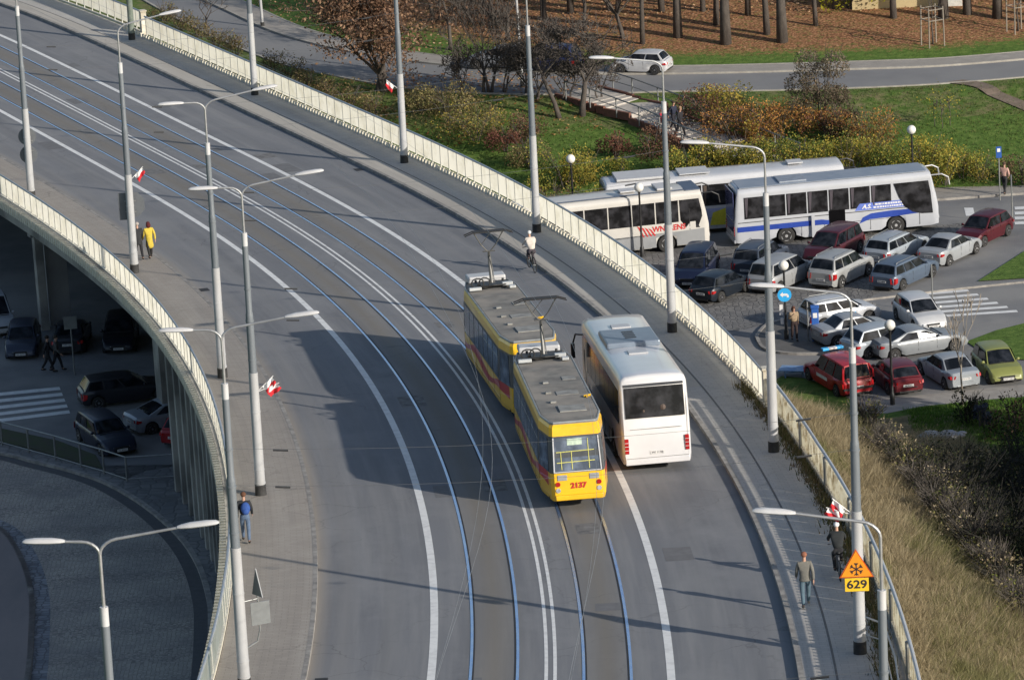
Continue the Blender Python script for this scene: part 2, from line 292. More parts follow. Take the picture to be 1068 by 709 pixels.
# ------------------------------------------------------------------ mesh builder
SPLIT={'brick_edging','crosspiece','cross_beam','roof_pod','roof_hatch','insulator','bumper','grille','roof_rail','side_stripe','resistor_box','roof_dark_band','post','blue_lens','seated_passengers'}
class MB:
    def __init__(s): s.v=[]; s.f=[]; s.m=[]
    def add(s,vs,fs,mi=0):
        n=len(s.v); s.v+= [tuple(v) for v in vs]; s.f+=[tuple(i+n for i in f) for f in fs]; s.m+=[mi]*len(fs); return s
    def box(s,c,size,rz=0,mi=0,M4=None):
        x,y,z=[a/2 for a in size]; R=Matrix.Rotation(rz,3,'Z'); cc=Vector(c)
        vs=[]
        for dz in (-z,z):
            for dx,dy in ((-x,-y),(x,-y),(x,y),(-x,y)):
                p=Vector((dx,dy,dz)); p=(R@p)+cc
                if M4: p=M4@p
                vs.append(p)
        return s.add(vs,[(0,3,2,1),(4,5,6,7),(0,1,5,4),(1,2,6,5),(2,3,7,6),(3,0,4,7)],mi)
    def tube(s,p0,p1,r0,r1=None,n=8,mi=0,caps=True):
        if r1 is None: r1=r0
        p0,p1=Vector(p0),Vector(p1); d=(p1-p0)
        if d.length<1e-6: return s
        d.normalize(); a=Vector((0,0,1)) if abs(d.z)<.9 else Vector((1,0,0)); u=d.cross(a).normalized(); w=d.cross(u)
        vs=[p0+(u*math.cos(2*PI*i/n)+w*math.sin(2*PI*i/n))*r0 for i in range(n)]+[p1+(u*math.cos(2*PI*i/n)+w*math.sin(2*PI*i/n))*r1 for i in range(n)]
        fs=[(i,i+n,(i+1)%n+n,(i+1)%n) for i in range(n)]
        if caps: fs+=[tuple(range(n)),tuple(range(2*n-1,n-1,-1))]
        return s.add(vs,fs,mi)
    def path(s,pts,r,n=8,mi=0):
        pts=[Vector(p) for p in pts]; rs=r if isinstance(r,(list,tuple)) else [r]*len(pts)
        rings=[]; u=None
        for i,p in enumerate(pts):
            d=(pts[min(i+1,len(pts)-1)]-pts[max(i-1,0)]).normalized()
            if u is None:
                a=Vector((0,0,1)) if abs(d.z)<.9 else Vector((1,0,0)); u=d.cross(a).normalized()
            else: u=(u-d*u.dot(d)).normalized()
            w=d.cross(u); rings.append([p+(u*math.cos(2*PI*k/n)+w*math.sin(2*PI*k/n))*rs[i] for k in range(n)])
        vs=[v for r_ in rings for v in r_]; fs=[]
        for i in range(len(pts)-1):
            for k in range(n): fs.append((i*n+k,i*n+(k+1)%n,(i+1)*n+(k+1)%n,(i+1)*n+k))
        fs+=[tuple(range(n-1,-1,-1)),tuple((len(pts)-1)*n+k for k in range(n))]
        return s.add(vs,fs,mi)
    def lathe(s,prof,c=(0,0,0),n=16,axis='Z',mi=0):
        vs=[];c=Vector(c)
        for r,z in prof:
            for i in range(n):
                a=2*PI*i/n; p=(r*math.cos(a),r*math.sin(a),z)
                if axis=='X': p=(z,p[0],p[1])
                if axis=='Y': p=(p[0],z,p[1])
                vs.append(Vector(p)+c)
        fs=[]
        for j in range(len(prof)-1):
            for i in range(n): fs.append((j*n+i,j*n+(i+1)%n,(j+1)*n+(i+1)%n,(j+1)*n+i))
        fs+=[tuple(range(n-1,-1,-1)),tuple((len(prof)-1)*n+i for i in range(n))]
        return s.add(vs,fs,mi)
    def sphere(s,c,r,n=14,m=8,mi=0,sc=(1,1,1)):
        vs=[];c=Vector(c)
        for j in range(m+1):
            ph=PI*j/m
            for i in range(n): vs.append(c+Vector((r*sc[0]*math.sin(ph)*math.cos(2*PI*i/n),r*sc[1]*math.sin(ph)*math.sin(2*PI*i/n),r*sc[2]*math.cos(ph))))
        fs=[(j*n+i,(j+1)*n+i,(j+1)*n+(i+1)%n,j*n+(i+1)%n) for j in range(m) for i in range(n)]
        return s.add(vs,fs,mi)
    def quad(s,a,b,c,d,mi=0): return s.add([a,b,c,d],[(0,1,2,3)],mi)
    def slab(s,pts,nrm,t,mi=0):
        n=Vector(nrm).normalized()*t; a=[Vector(p) for p in pts]; b=[p+n for p in a]; k=len(a)
        return s.add(a+b,[tuple(range(k-1,-1,-1)),tuple(range(k,2*k))]+[(i,(i+1)%k,(i+1)%k+k,i+k) for i in range(k)],mi)
    def build(s,name,mats,parent=None,smooth=False,bevel=0,loc=None,rz=None,auto=None):
        if name in SPLIT:
            par=list(range(len(s.v)))
            def fd(a):
                while par[a]!=a: par[a]=par[par[a]]; a=par[a]
                return a
            for f in s.f:
                r=fd(f[0])
                for q in f[1:]: par[fd(q)]=r
            grp={}
            for i,f in enumerate(s.f): grp.setdefault(fd(f[0]),[]).append(i)
            if len(grp)>1:
                first=None
                for g_ in grp.values():
                    used=sorted({q for i in g_ for q in s.f[i]}); mp={q:i for i,q in enumerate(used)}; m=MB(); m.v=[s.v[q] for q in used]; m.f=[tuple(mp[q] for q in s.f[i]) for i in g_]; m.m=[s.m[i] for i in g_]
                    o=m._build(name,mats,parent,smooth,bevel,loc,rz,auto); first=first or o
                return first
        return s._build(name,mats,parent,smooth,bevel,loc,rz,auto)
    def _build(s,name,mats,parent=None,smooth=False,bevel=0,loc=None,rz=None,auto=None):
        me=bpy.data.meshes.new(name); me.from_pydata([tuple(v) for v in s.v],[],s.f)
        if not isinstance(mats,(list,tuple)): mats=[mats]
        for m in mats: me.materials.append(m)
        me.polygons.foreach_set('material_index',s.m)
        bm=bmesh.new(); bm.from_mesh(me); bmesh.ops.recalc_face_normals(bm,faces=bm.faces); bm.to_mesh(me); bm.free()
        if smooth or auto:
            me.polygons.foreach_set('use_smooth',[True]*len(me.polygons))
            if auto:
                try: me.set_sharp_from_angle(angle=math.radians(auto))
                except Exception: pass
        o=bpy.data.objects.new(name,me); C.objects.link(o)
        if parent: o.parent=parent
        if loc is not None: o.location=loc
        if rz is not None: o.rotation_euler=(0,0,rz)
        if bevel:
            b=o.modifiers.new('bevel','BEVEL'); b.width=bevel; b.segments=2; b.limit_method='ANGLE'; b.angle_limit=math.radians(35)
        return o
def thing(name,label,cat,loc=(0,0,0),rz=0,group=None):
    o=bpy.data.objects.new(name,None); C.objects.link(o); o.empty_display_size=.2
    o.location=loc; o.rotation_euler=(0,0,rz); o['label']=label; o['category']=cat
    if group: o['group']=group
    return o
def tag(o,label,cat,group=None,kind=None):
    o['label']=label; o['category']=cat
    if group: o['group']=group
    if kind: o['kind']=kind
    return o
def struct(o): o['kind']='structure'; return o
def dup(root,loc,rz,label,group=None):
    r=root.copy(); C.objects.link(r); r.location=loc; r.rotation_euler=(0,0,rz); r['label']=label
    if group: r['group']=group
    for ch in list(root.children):
        c=ch.copy(); C.objects.link(c); c.parent=r
        for g in list(ch.children):
            d=g.copy(); C.objects.link(d); d.parent=c
    return r
def text_mesh(txt,size,M4,material,name,parent,bold=0.0,shear=0,extr=.002,align='CENTER',sx=1.0):
    cu=bpy.data.curves.new(name,'FONT'); cu.body=txt; cu.size=size; cu.align_x=align; cu.align_y='CENTER'; cu.extrude=extr; cu.offset=bold; cu.shear=shear
    o=bpy.data.objects.new('tmp',cu); C.objects.link(o); dg=bpy.context.evaluated_depsgraph_get()
    me=bpy.data.meshes.new_from_object(o.evaluated_get(dg)); bpy.data.objects.remove(o)
    me.transform(Matrix.Diagonal((sx,1,1,1))); me.transform(M4); me.materials.clear(); me.materials.append(material); me.name=name
    q=bpy.data.objects.new(name,me); C.objects.link(q)
    if parent: q.parent=parent
    return q
def np_mesh(name,V,Fc,mats,cols=None,parent=None,smooth=False,attrs=None,uv=None):
    me=bpy.data.meshes.new(name); V=np.asarray(V,dtype=np.float32); Fc=np.asarray(Fc,dtype=np.int32); k=Fc.shape[1]
    me.vertices.add(len(V)); me.vertices.foreach_set('co',V.ravel())
    me.loops.add(Fc.size); me.loops.foreach_set('vertex_index',Fc.ravel())
    me.polygons.add(len(Fc)); me.polygons.foreach_set('loop_start',np.arange(0,Fc.size,k,dtype=np.int32))
    try: me.polygons.foreach_set('loop_total',np.full(len(Fc),k,dtype=np.int32))
    except Exception: pass
    me.update(calc_edges=True)
    for m in (mats if isinstance(mats,(list,tuple)) else [mats]): me.materials.append(m)
    if cols is not None:
        a=me.color_attributes.new('Col','FLOAT_COLOR','POINT'); a.data.foreach_set('color',np.asarray(cols,dtype=np.float32).ravel())
    if attrs:
        for n,v in attrs.items():
            a=me.attributes.new(n,'FLOAT','POINT'); a.data.foreach_set('value',np.asarray(v,dtype=np.float32))
    if uv is not None:
        l=me.uv_layers.new(name='UVMap'); l.data.foreach_set('uv',np.asarray(uv,dtype=np.float32)[Fc.ravel()].ravel())
    if smooth: me.polygons.foreach_set('use_smooth',[True]*len(me.polygons))
    me.validate(); o=bpy.data.objects.new(name,me); C.objects.link(o)
    if parent: o.parent=parent
    return o
# ================================================================== SETTING
def axis(a,b,step,far):
    mid=list(np.arange(a,b+.01,step)); l=[];r=[]; d=step*2; p=a
    while p>-far: p-=d; d*=1.5; l.append(p)
    d=step*2; p=b
    while p<far: p+=d; d*=1.5; r.append(p)
    return np.array(l[::-1]+mid+r)
gx=axis(-62,60,1.0,2500); gy=axis(112,330,1.0,3500)
V=[];lm=[];dm=[]
for y in gy:
    for x in gx:
        yy=min(max(y,60),420); xx=min(max(x,-90),90)
        V.append((x,y,T(xx,yy)))
        l=0;dd=0
        if y>255:
            d,side,hw=polydist(RC,xx,yy)
            if side<0: l=min(.60,max(0,(d-hw-1.5)/7)); dd=.15
            else: dd=.42 if d-hw<6 else .22; l=.25 if xx<-2 else 0.05
        else:
            s,off,_=nearest_so(xx,yy)
            if off>0 and s<66: dd=.75
        lm.append(l);dm.append(dd)
TV=V; nx=len(gx); Fq=[(j*nx+i,j*nx+i+1,(j+1)*nx+i+1,(j+1)*nx+i) for j in range(len(gy)-1) for i in range(nx-1)]
g=struct(np_mesh('ground',V,Fq,M['ground'],attrs={'leafmask':lm,'drymask':dm},smooth=False))
def flat(name,pts,m,dz=.004,kind='structure',parent=None):
    bm=bmesh.new(); vs=[bm.verts.new((p[0],p[1],zg(p[0],p[1])+dz)) for p in pts]; f=bm.faces.new(vs); bmesh.ops.triangulate(bm,faces=[f])
    bmesh.ops.recalc_face_normals(bm,faces=bm.faces)
    if sum(f.normal.z for f in bm.faces)<0: bmesh.ops.reverse_faces(bm,faces=bm.faces)
    me=bpy.data.meshes.new(name); bm.to_mesh(me); bm.free(); me.materials.append(m); o=bpy.data.objects.new(name,me); C.objects.link(o)
    if kind: o['kind']=kind
    return o
def g0(x,y):
    d=ray(x,y); t=(-0.2+.045*190-CAMZ)/(d[2]+.045); return (d[0]*t,t)
def px(*l): return [g0(a,b) for a,b in l]
def ribbon(name,pts,w,h,m,dz=0.0,zf=zg,side=0):
    # kerb/strip following ground points; side shifts it sideways by w/2
    P=[Vector((p[0],p[1],0)) for p in pts]; b=MB(); ring=[]
    for i,p in enumerate(P):
        d=(P[min(i+1,len(P)-1)]-P[max(i-1,0)]).normalized(); n=Vector((d.y,-d.x,0)); c=p+n*side*w/2
        a=c-n*w/2; e=c+n*w/2; za=zf(a.x,a.y)+dz; ze=zf(e.x,e.y)+dz
        ring.append([(a.x,a.y,za-.05),(a.x,a.y,za+h),(e.x,e.y,ze+h),(e.x,e.y,ze-.05)])
    vs=[v for r in ring for v in r]; fs=[]
    for i in range(len(P)-1):
        for k in range(3): fs.append((i*4+k,(i+1)*4+k,(i+1)*4+k+1,i*4+k+1))
    b.add(vs,fs); return struct(b.build(name,m))
def smooth_pts(pts,n=6):
    P=[np.array(p,float) for p in pts]; out=[]
    for i in range(len(P)-1):
        a=P[max(i-1,0)];b=P[i];c=P[i+1];d=P[min(i+2,len(P)-1)]
        for k in range(n):
            t=k/n; out.append(tuple(.5*((2*b)+(-a+c)*t+(2*a-5*b+4*c-d)*t*t+(-a+3*b-3*c+d)*t**3)))
    out.append(tuple(P[-1])); return out
# parking lot, one sheet reaching under the viaduct, with grass islands laid over it
foot=[(x,foot_y(x)-.3) for x in np.arange(42,-31,-4)]
lot=[(-6,150)]+[(-12,160)]+px((186,560),(150,533),(110,515),(60,500),(0,487),(-60,480))+[(-60,215),(-60,262),(-34,262)]+foot[::-1][0:0]+[(x,foot_y(x)-.3) for x in np.arange(-30,43,4)]+[(45,236)]+px((1230,398),(1068,414),(1000,417),(960,424),(925,431),(900,428),(880,412),(855,399),(838,394),(815,392))+[(4,188)]
flat('parking_ground',lot,M['asphalt'])
# stone-sett band where the first row of cars and coaches stand
flat('sett_paving',px((590,262),(720,262),(1000,233),(1014,240),(985,262),(905,312),(840,330),(770,345),(700,345)),M['lot_setts'],.008)
# bright worn lane in front of the embankment, light pavement in front of the parked row
flat('pavement',px((905,431),(925,431),(960,424),(1068,413),(1230,397),(1230,384),(1068,401),(1000,408),(940,414),(905,418)),M['pavement'],.010)
isl=smooth_pts(px((789,352),(800,340),(822,334),(850,330),(880,322),(912,318)),4)+smooth_pts(px((912,345),(880,366),(850,370),(815,369),(796,364),(789,352)),4)
flat('pavement_island',isl,mat('island_slabs',(.125,.122,.118),.9,0,(.095,.093,.09),1.5,8),.09)
ribbon('kerb',isl,.16,.12,M['kerb'])
fp=px((700,206),(960,197),(1068,187),(1250,170)); fq=px((1250,186),(1068,203),(985,209),(930,212),(700,224))
flat('pavement_far',fp+fq,M['pavement'],.12)
ribbon('kerb',fq,.15,.13,M['kerb'],side=0)
ribbon('kerb',fp,.12,.16,M['kerb'],side=0)
# grass islands on the right
flat('grass_island',px((1020,294),(1068,263),(1150,225),(1200,240),(1150,290),(1068,291)),M['ground'],.05)
ribbon('kerb',px((890,322),(900,314),(940,309),(1000,302),(1068,295),(1160,287)),.14,.10,M['kerb'])
flat('grass_verge',px((1008,357),(1040,345),(1068,338),(1160,320),(1160,372),(1068,376),(1030,372)),M['ground'],.05)
def stripes(name,L):
    b=MB()
    for (x0,y0,x1,y1,w,sh) in L:
        q=px((x0,y0),(x1,y1),(x1+sh,y1+w),(x0+sh,y0+w)); b.add([(p[0],p[1],zg(*p)+.014) for p in q],[(0,1,2,3)])
    return struct(b.build(name,M['line']))
stripes('crosswalk_marking',[(925+12.2*k,309.0+3.9*k,1009+10.2*k,302.0+4.3*k,2.1,2) for k in range(6)])
stripes('crosswalk_marking',[(-30,412.5+7*k,62+2.5*k,403.5+6.1*k,3.2,1.2) for k in range(5)])
stripes('crosswalk_marking',[(1058,216+5.2*k,1110,214+5.2*k,2.8,.5) for k in range(4)]+[(1005.5,217,1015,217,8.5,2)])
# lower left sett road, its kerbs and the inner traffic island
outer=smooth_pts(px((-90,462),(0,475),(33,483),(76,494),(112,507),(150,530),(183,559),(203,588),(214,620),(217,650),(214,709),(200,790),(180,900)))
inner=smooth_pts(px((-90,520),(-40,535),(0,551),(18,571),(30,597),(36,625),(36,655),(32,709),(15,790),(-20,900)))
flat('lower_road',outer+inner[::-1],M['setts'],.006)
n2=len(outer)
def offs(P,w):
    out=[]
    for i,p in enumerate(P):
        a=np.array(P[max(i-1,0)]);b=np.array(P[min(i+1,len(P)-1)]); d=(b-a)/np.linalg.norm(b-a); out.append((p[0]+d[1]*w,p[1]-d[0]*w))
    return out
flat('gutter',outer+offs(outer,.55)[::-1],mat('gutter_asphalt',(.10,.10,.105),.9),.010)
flat('gutter',inner+offs(inner,-.6)[::-1],setts_mat('gutter_setts',(.30,.31,.33),(.2,.21,.235),(.09,.09,.10),3.0),.010)
ribbon('kerb',outer,.22,.13,M['kerb'],side=-1)
ribbon('kerb',inner,.22,.13,M['kerb'],side=1)
flat('pavement_lower',outer+px((226,900),(262,709),(240,600))+[(-10.0,178),(-12,192),(-14.5,196)]+px((150,494),(133,503),(109,495),(85,488),(58,480),(30,472),(0,465),(-90,450)),setts_mat('dark_pavement',(.24,.235,.23),(.19,.19,.19),(.12,.12,.12),1.6),.12)
flat('traffic_island',inner+px((-200,900),(-200,520)),mat('island_asphalt',(.25,.215,.205),.9,0,(.19,.17,.168),.6,8,stretch=(1,.2,1)),.13)
flat('planting_strip',px((-40,441),(0,449),(60,462),(100,477),(108,492),(85,486),(58,478),(30,470),(0,463),(-40,456)),mat('bare_soil',(.055,.052,.038),.95,0,(.045,.065,.022),1.5,8),.135)
# far road
def strip(name,A,B,zf,m,dz):
    n=len(A); vs=[(p[0],p[1],zf+dz) for p in A]+[(p[0],p[1],zf+dz) for p in B]
    b=MB(); b.add(vs,[(i,i+1,n+i+1,n+i) for i in range(n-1)]); return struct(b.build(name,m))
RNs=smooth_pts(ROADN,5); RFs=smooth_pts(ROADF,5)
strip('far_road',RNs,RFs,ZR,M['road_far'],.02)
zrf=lambda x,y: ZR
RFo=offs(RFs,1.9)
if np.mean([p[1] for p in RFo])<np.mean([p[1] for p in RFs]): RFo=offs(RFs,-1.9)
strip('far_pavement',RFs,RFo,ZR,M['pavement'],.10)
ribbon('kerb',RFs,.14,.13,mat('pale_kerb',(.42,.40,.35),.85,0,(.3,.28,.25),2),zf=zrf)
ribbon('kerb',RFo,.12,.12,mat('pale_kerb',(.42,.40,.35)),zf=zrf)
ribbon('kerb',RNs,.16,.07,mat('pale_kerb',(.42,.40,.35)),zf=zrf)
# trodden dirt path across the grass
def draped(name,ptsA,ptsB,m,dz=.03,k=10):
    b=MB(); n=len(ptsA)
    for j in range(k+1):
        t=j/k
        for i in range(n):
            x=ptsA[i][0]*(1-t)+ptsB[i][0]*t; y=ptsA[i][1]*(1-t)+ptsB[i][1]*t; b.v.append((x,y,T(x,y)+dz))
    for j in range(k):
        for i in range(n-1): b.f.append((j*n+i,j*n+i+1,(j+1)*n+i+1,(j+1)*n+i)); b.m.append(0)
    return struct(b.build(name,m))
pa=[G(*p) for p in [(984,87),(1010,90),(1030,100),(1068,116),(1110,135)]]; pb=[G(*p) for p in [(1004,84),(1026,87),(1045,97),(1078,110),(1120,128)]]
draped('dirt_path',smooth_pts([tuple(p)[:2] for p in pa],4),smooth_pts([tuple(p)[:2] for p in pb],4),mat('dirt',(.22,.17,.13),.95,0,(.15,.115,.085),2,8),.05,4)
# stair from the coach stand up to the far road
st=thing('staircase','long flight of pale concrete garden steps with metal railings climbing the grassy bank','staircase',G(715,135))
o0=Vector(st.location)
ctr=[G(*p) for p in [(818,178),(770,160),(735,146),(700,130),(665,117),(632,105),(600,96)]]
cl=smooth_pts([tuple(p) for p in ctr],12)
seg=MB(); acc=0; Lc=[0]
for i in range(1,len(cl)): Lc.append(Lc[-1]+(Vector(cl[i])-Vector(cl[i-1])).length)
def cl_at(l): return Vector([float(np.interp(l,Lc,[c[k] for c in cl])) for k in range(3)])
tot=Lc[-1]; l=0; edge=MB(); nst=0
while l<tot-.4:
    landing=(nst%9==8); dl=2.2 if landing else .62
    a=cl_at(l); b_=cl_at(min(tot,l+dl)); d=(b_-a); d.z=0; d.normalize(); n=Vector((-d.y,d.x,0))
    z=b_.z+.10
    p=[a+n*1.35,a-n*1.35,b_-n*1.35,b_+n*1.35]
    seg.slab([Vector((q.x,q.y,z-.3))-o0 for q in p],(0,0,1),.30)
    for sg in (1,-1):
        e=[a+n*1.37*sg,a+n*1.55*sg,b_+n*1.55*sg,b_+n*1.37*sg]
        edge.slab([Vector((q.x,q.y,z-.35))-o0 for q in e],(0,0,1),.45)
    l+=dl; nst+=1
seg.build('steps',M['stair'],st); edge.build('brick_edging',M['redbrick'],st)
for sg in (1,-1):
    rb=MB(); pr=[]; l=.5 if sg>0 else .5
    while l<tot:
        a=cl_at(l); b_=cl_at(min(tot,l+.3)); d=(b_-a); d.z=0; d.normalize(); n=Vector((-d.y,d.x,0)); q=a+n*1.62*sg
        rb.tube(q-o0,q-o0+Vector((0,0,1.15)),.045,n=6); pr.append(q-o0+Vector((0,0,1.12))); l+=2.1
    rb.path(pr,.04,n=6); rb.path([p-Vector((0,0,.5)) for p in pr],.025,n=6); rb.build('railing',M['galv'],st)
# ================================================================== BRIDGE
S0,S1=-48,215
def dstrip(name,o0,o1,dz,m,s0=S0,s1=S1,step=2.0,nsub=1,dz1=None):
    ss=np.arange(s0,s1+.01,step); V=[];U=[];Fq=[]
    offs_=np.linspace(o0,o1,nsub+1); k=nsub+1
    for s in ss:
        for j,o in enumerate(offs_):
            z=dz if dz1 is None else dz+(dz1-dz)*j/nsub
            V.append(tuple(D(s,o,z))); U.append((o,s))
    for i in range(len(ss)-1):
        for j in range(nsub): Fq.append((i*k+j,i*k+j+1,(i+1)*k+j+1,(i+1)*k+j))
    return struct(np_mesh(name,V,Fq,m,uv=U))
dstrip('road',-7.46,7.46,0,M['asphalt_deck'],nsub=4)
dstrip('pavement',-10.25,-7.60,.15,M['pave_left'])
dstrip('pavement',7.62,10.6,.15,M['pave_right'])
M['strip']=deck_mat('sunlit_strip_tone',(.44,.41,.36),(.36,.335,.30),(.50,.47,.42)); dstrip('pavement_strip',7.63,8.54,.154,M['strip'],s0=46)  # lighter tone paints the sunlit band of pavement beside the kerb
def dbox(mb,s0,s1,o0,o1,z0,z1,step=2.0,mi=0,org=None,ends=True):
    ss=list(np.arange(s0,s1,step))+[s1]; org=org or Vector((0,0,0)); vs=[]
    for s in ss:
        for o,z in ((o0,z0),(o0,z1),(o1,z1),(o1,z0)): vs.append(D(s,o,z)-org)
    fs=[]
    for i in range(len(ss)-1):
        for k in range(4): fs.append((i*4+k,(i+1)*4+k,(i+1)*4+(k+1)%4,i*4+(k+1)%4))
    if ends: n=len(ss)-1; fs+=[(0,1,2,3),(n*4+3,n*4+2,n*4+1,n*4)]
    mb.add(vs,fs,mi); return mb
b=MB(); dbox(b,S0,S1,-7.6,-7.45,-.05,.154); struct(b.build('kerb',M['kerb']))
b=MB(); dbox(b,S0,S1,7.45,7.62,-.05,.154); struct(b.build('kerb',M['kerb']))
b=MB(); dbox(b,S0,S1,8.55,8.62,.13,.156); struct(b.build('kerb_edging',mat('edging',(.16,.155,.15),.9)))
for nm,o0,o1 in (('lane_marking',3.52,3.77),('lane_marking',-3.77,-3.52),('centre_marking',.08,.19),('centre_marking',-.19,-.08)):
    b=MB(); 
    ss=np.arange(S0,S1+.1,1.5); vs=[];fs=[]
    for i,s in enumerate(ss):
        vs+=[D(s,o0,.005),D(s,o1,.005)]
        if i: fs.append((2*i-2,2*i-1,2*i+1,2*i))
    b.add(vs,fs); struct(b.build(nm,M['line']))
for tr in (-1.727,1.727):
    for sg in (-1,1):
        o=tr+sg*.7175
        dstrip('tram_rail',o-.045,o+.045,.009,M['rail'],step=1.5)
        oi=o-sg*.07; dstrip('rail_groove',oi-.03,oi+.03,.0065,M['groove'],step=1.5)
# repair patches and joints on the carriageway
rp=MB(); rr=random.Random(3)
for k in range(24):
    s=rr.uniform(-5,150); o=rr.choice([-2.7,2.7,-.8,.8,-4.2,4.3,-1.7,1.8])+rr.uniform(-.3,.3); w=rr.uniform(.25,.5); l=rr.uniform(.8,2.6)
    vs=[D(s,o-w,.0035),D(s,o+w,.0035),D(s+l,o+w,.0035),D(s+l,o-w,.0035)]; rp.add(vs,[(0,1,2,3)],k%2)
struct(rp.build('road_patch',[M['patch'],mat('asphalt_patch_dark',(.165,.166,.172),.9)]))
dr=MB()
for s,o in ((7,-7.0),(4.5,-7.05),(60,7.1),(100,7.1),(75,-7.05)):
    dr.add([D(s,o-.2,.006),D(s,o+.2,.006),D(s+.7,o+.2,.006),D(s+.7,o-.2,.006)],[(0,1,2,3)])
struct(dr.build('drain_cover',M['groove']))
# viaduct structure
vd=thing('viaduct','curving concrete tram and road viaduct with pale scalloped edge and slender fin columns','viaduct',D(60,0,-9)); VO=Vector(vd.location)
b=MB(); dbox(b,S0,S1,-10.3,10.7,-.95,-.012,org=VO); b.build('deck_slab',M['concrete'],vd)
b=MB(); dbox(b,S0,S1,-10.55,-10.303,-.30,.20,org=VO); b.build('edge_beam',M['concrete'],vd)
b=MB()
for s in np.arange(5,125,.44):
    dbox(b,s,s+.24,-10.78,-10.553,-.20,.22,org=VO,step=9)
b.build('bracket_row',M['bracket'],vd)['kind']='stuff'
b=MB()
for s in np.arange(40,150,.44):
    dbox(b,s,s+.24,10.18,10.30,.15,.36,org=VO,step=9)
b.build('bracket_row',M['bracket'],vd)['kind']='stuff'
def col(s,o,ws,wo,name='column',m=None,z0=None):
    c=D(s,o,0); zb=zg(c.x,c.y)-.1; zt=D(s,o,-.955).z; b=MB(); b.box(((c.x-VO.x),(c.y-VO.y),(zb+zt)/2-VO.z),(wo,ws,zt-zb),rz=th(s)); return b.build(name,m or M['concrete'],vd,bevel=.02)
for s in (66.6,64.4,62.3,60.4,58.5,56.6,54.7,52.8,50.9): col(s,-9.95,.42,.75)
b=MB(); dbox(b,S0,67.2,-9.5,-9.2,-9.5,-.96,org=VO); b.build('retaining_wall',M['concrete_dark'],vd)
b=MB(); dbox(b,40,44,-9.0,10.4,-12.5,-.96,org=VO); b.build('abutment_wall',M['concrete_dark'],vd)
b=MB(); dbox(b,60,170,2.2,2.6,-12.5,-.96,org=VO); b.build('rear_wall',M['concrete_dark'],vd)
col(79,-8.6,1.3,.45); col(80.2,-7.4,.7,.9,m=M['concrete_dark']); col(102,-9.2,.5,.42); col(103,-8.2,.8,1.1,m=M['concrete_dark']); col(88,-6.0,.6,.6,m=M['concrete_dark']); col(117,-9,.5,.5); col(95,-3,.7,.7,m=M['concrete_dark']); col(130,-8.5,.6,1.0)
b=MB()
for s in (79,102): dbox(b,s-.3,s+.3,-9.6,2.1,-1.7,-.96,org=VO)
b.build('cross_beam',M['concrete_dark'],vd)
def parapet(name,label,off,s0,s1,z0,h,pw,side,ps0,ps1,mat_=None):
    t=thing(name,label,'parapet',D((ps0+ps1)/2,off,.15)); o_=Vector(t.location)
    s=s0
    while s<s1-.1:
        w=pw if ps0<=s<=ps1 else 6.0
        e=min(s+w,s1); b=MB()
        ss_=list(np.linspace(s+.03,e-.03,4 if e-s>2 else 2)); vs_=[]
        for q in ss_: vs_+=[D(q,off,z0)-o_,D(q,off,z0+h-.07)-o_]
        b.add(vs_,[(2*i,2*i+1,2*i+3,2*i+2) for i in range(len(ss_)-1)],0)
        dbox(b,s-.016,s+.016,off-.03,off+.03,.10,z0+h-.06,org=o_,mi=1,step=9)
        b.build('panel',[mat_ or M['panel'],mat('panel_post',(.55,.55,.50),.6)],t)
        s=e
    ss=np.arange(s0,s1+.01,1.0)
    b=MB(); b.path([D(q,off,z0+h-.02)-o_ for q in ss],.05,n=6); b.build('handrail',M['handrail'],t)
    b=MB(); dbox(b,s0,s1,off-.06,off+.06,.14,.24,org=o_); b.build('base_rail',M['bracket'],t)
    return t
parapet('bridge_parapet','cream panelled parapet on the outer curve of the bridge beside the parking lot',10.33,42.0,146,.40,1.05,1.25,1,42,146)
parapet('bridge_parapet','short cream parapet length set back beyond the mossy pole at the top of the bridge',10.75,147.5,213,.40,1.05,1.25,1,147.5,165)
parapet('bridge_parapet','cream panelled parapet along the inner curve above the dark underpass',-10.33,-46,213,.30,.98,1.25,-1,10,118)
M['dirty_panel']=M['panel'].copy(); M['dirty_panel'].name='dirty_panel'
for nd in M['dirty_panel'].node_tree.nodes:
    if nd.type=='VALTORGB':
        nd.color_ramp.elements[0].position=.38; nd.color_ramp.elements[0].color=(.60,.53,.40,1); nd.color_ramp.elements[1].position=.52; nd.color_ramp.elements[1].color=(.96,.94,.85,1)
    if nd.type=='TEX_NOISE': nd.inputs['Scale'].default_value=2.2
# weathered solid parapet along the overgrown embankment
wp=thing('weathered_parapet','old stained balustrade with pale blue handrail along the overgrown dry embankment','parapet',D(20,10.6,.15)); WO=Vector(wp.location)
b=MB()
def ow(s): return 10.42+max(0,(30-s))*.012
s=-46
while s<41.5:
    dbox(b,s,s+.07,ow(s)-.03,ow(s)+.03,.14,1.32,org=WO,step=9)
    s+=.36
b.build('baluster_row',M['dirty_panel'],wp)['kind']='stuff'
b=MB()
for q in np.arange(-46,41,1.5): dbox(b,q,min(q+1.5,41.5),ow(q)-.10,ow(q)+.10,.10,.40,org=WO,step=9)
b.build('plinth',M['oldwall'],wp)
b=MB()
for q in np.arange(-46,41.4,1.46):
    b.add([D(q,ow(q)+.065,.3)-WO,D(q,ow(q)+.065,1.30)-WO,D(q+1.42,ow(q+1.42)+.065,1.30)-WO,D(q+1.42,ow(q+1.42)+.065,.3)-WO],[(0,1,2,3)])
b.build('stained_panel_row',M['dirty_panel'],wp)['kind']='stuff'
b=MB(); b.path([D(q,ow(q),1.42)-WO for q in np.arange(-46,42,1.0)],.06,n=7); b.build('handrail',mat('pale_handrail',(.45,.50,.56),.5,.2,(.55,.55,.53),3),wp)
b=MB(); 
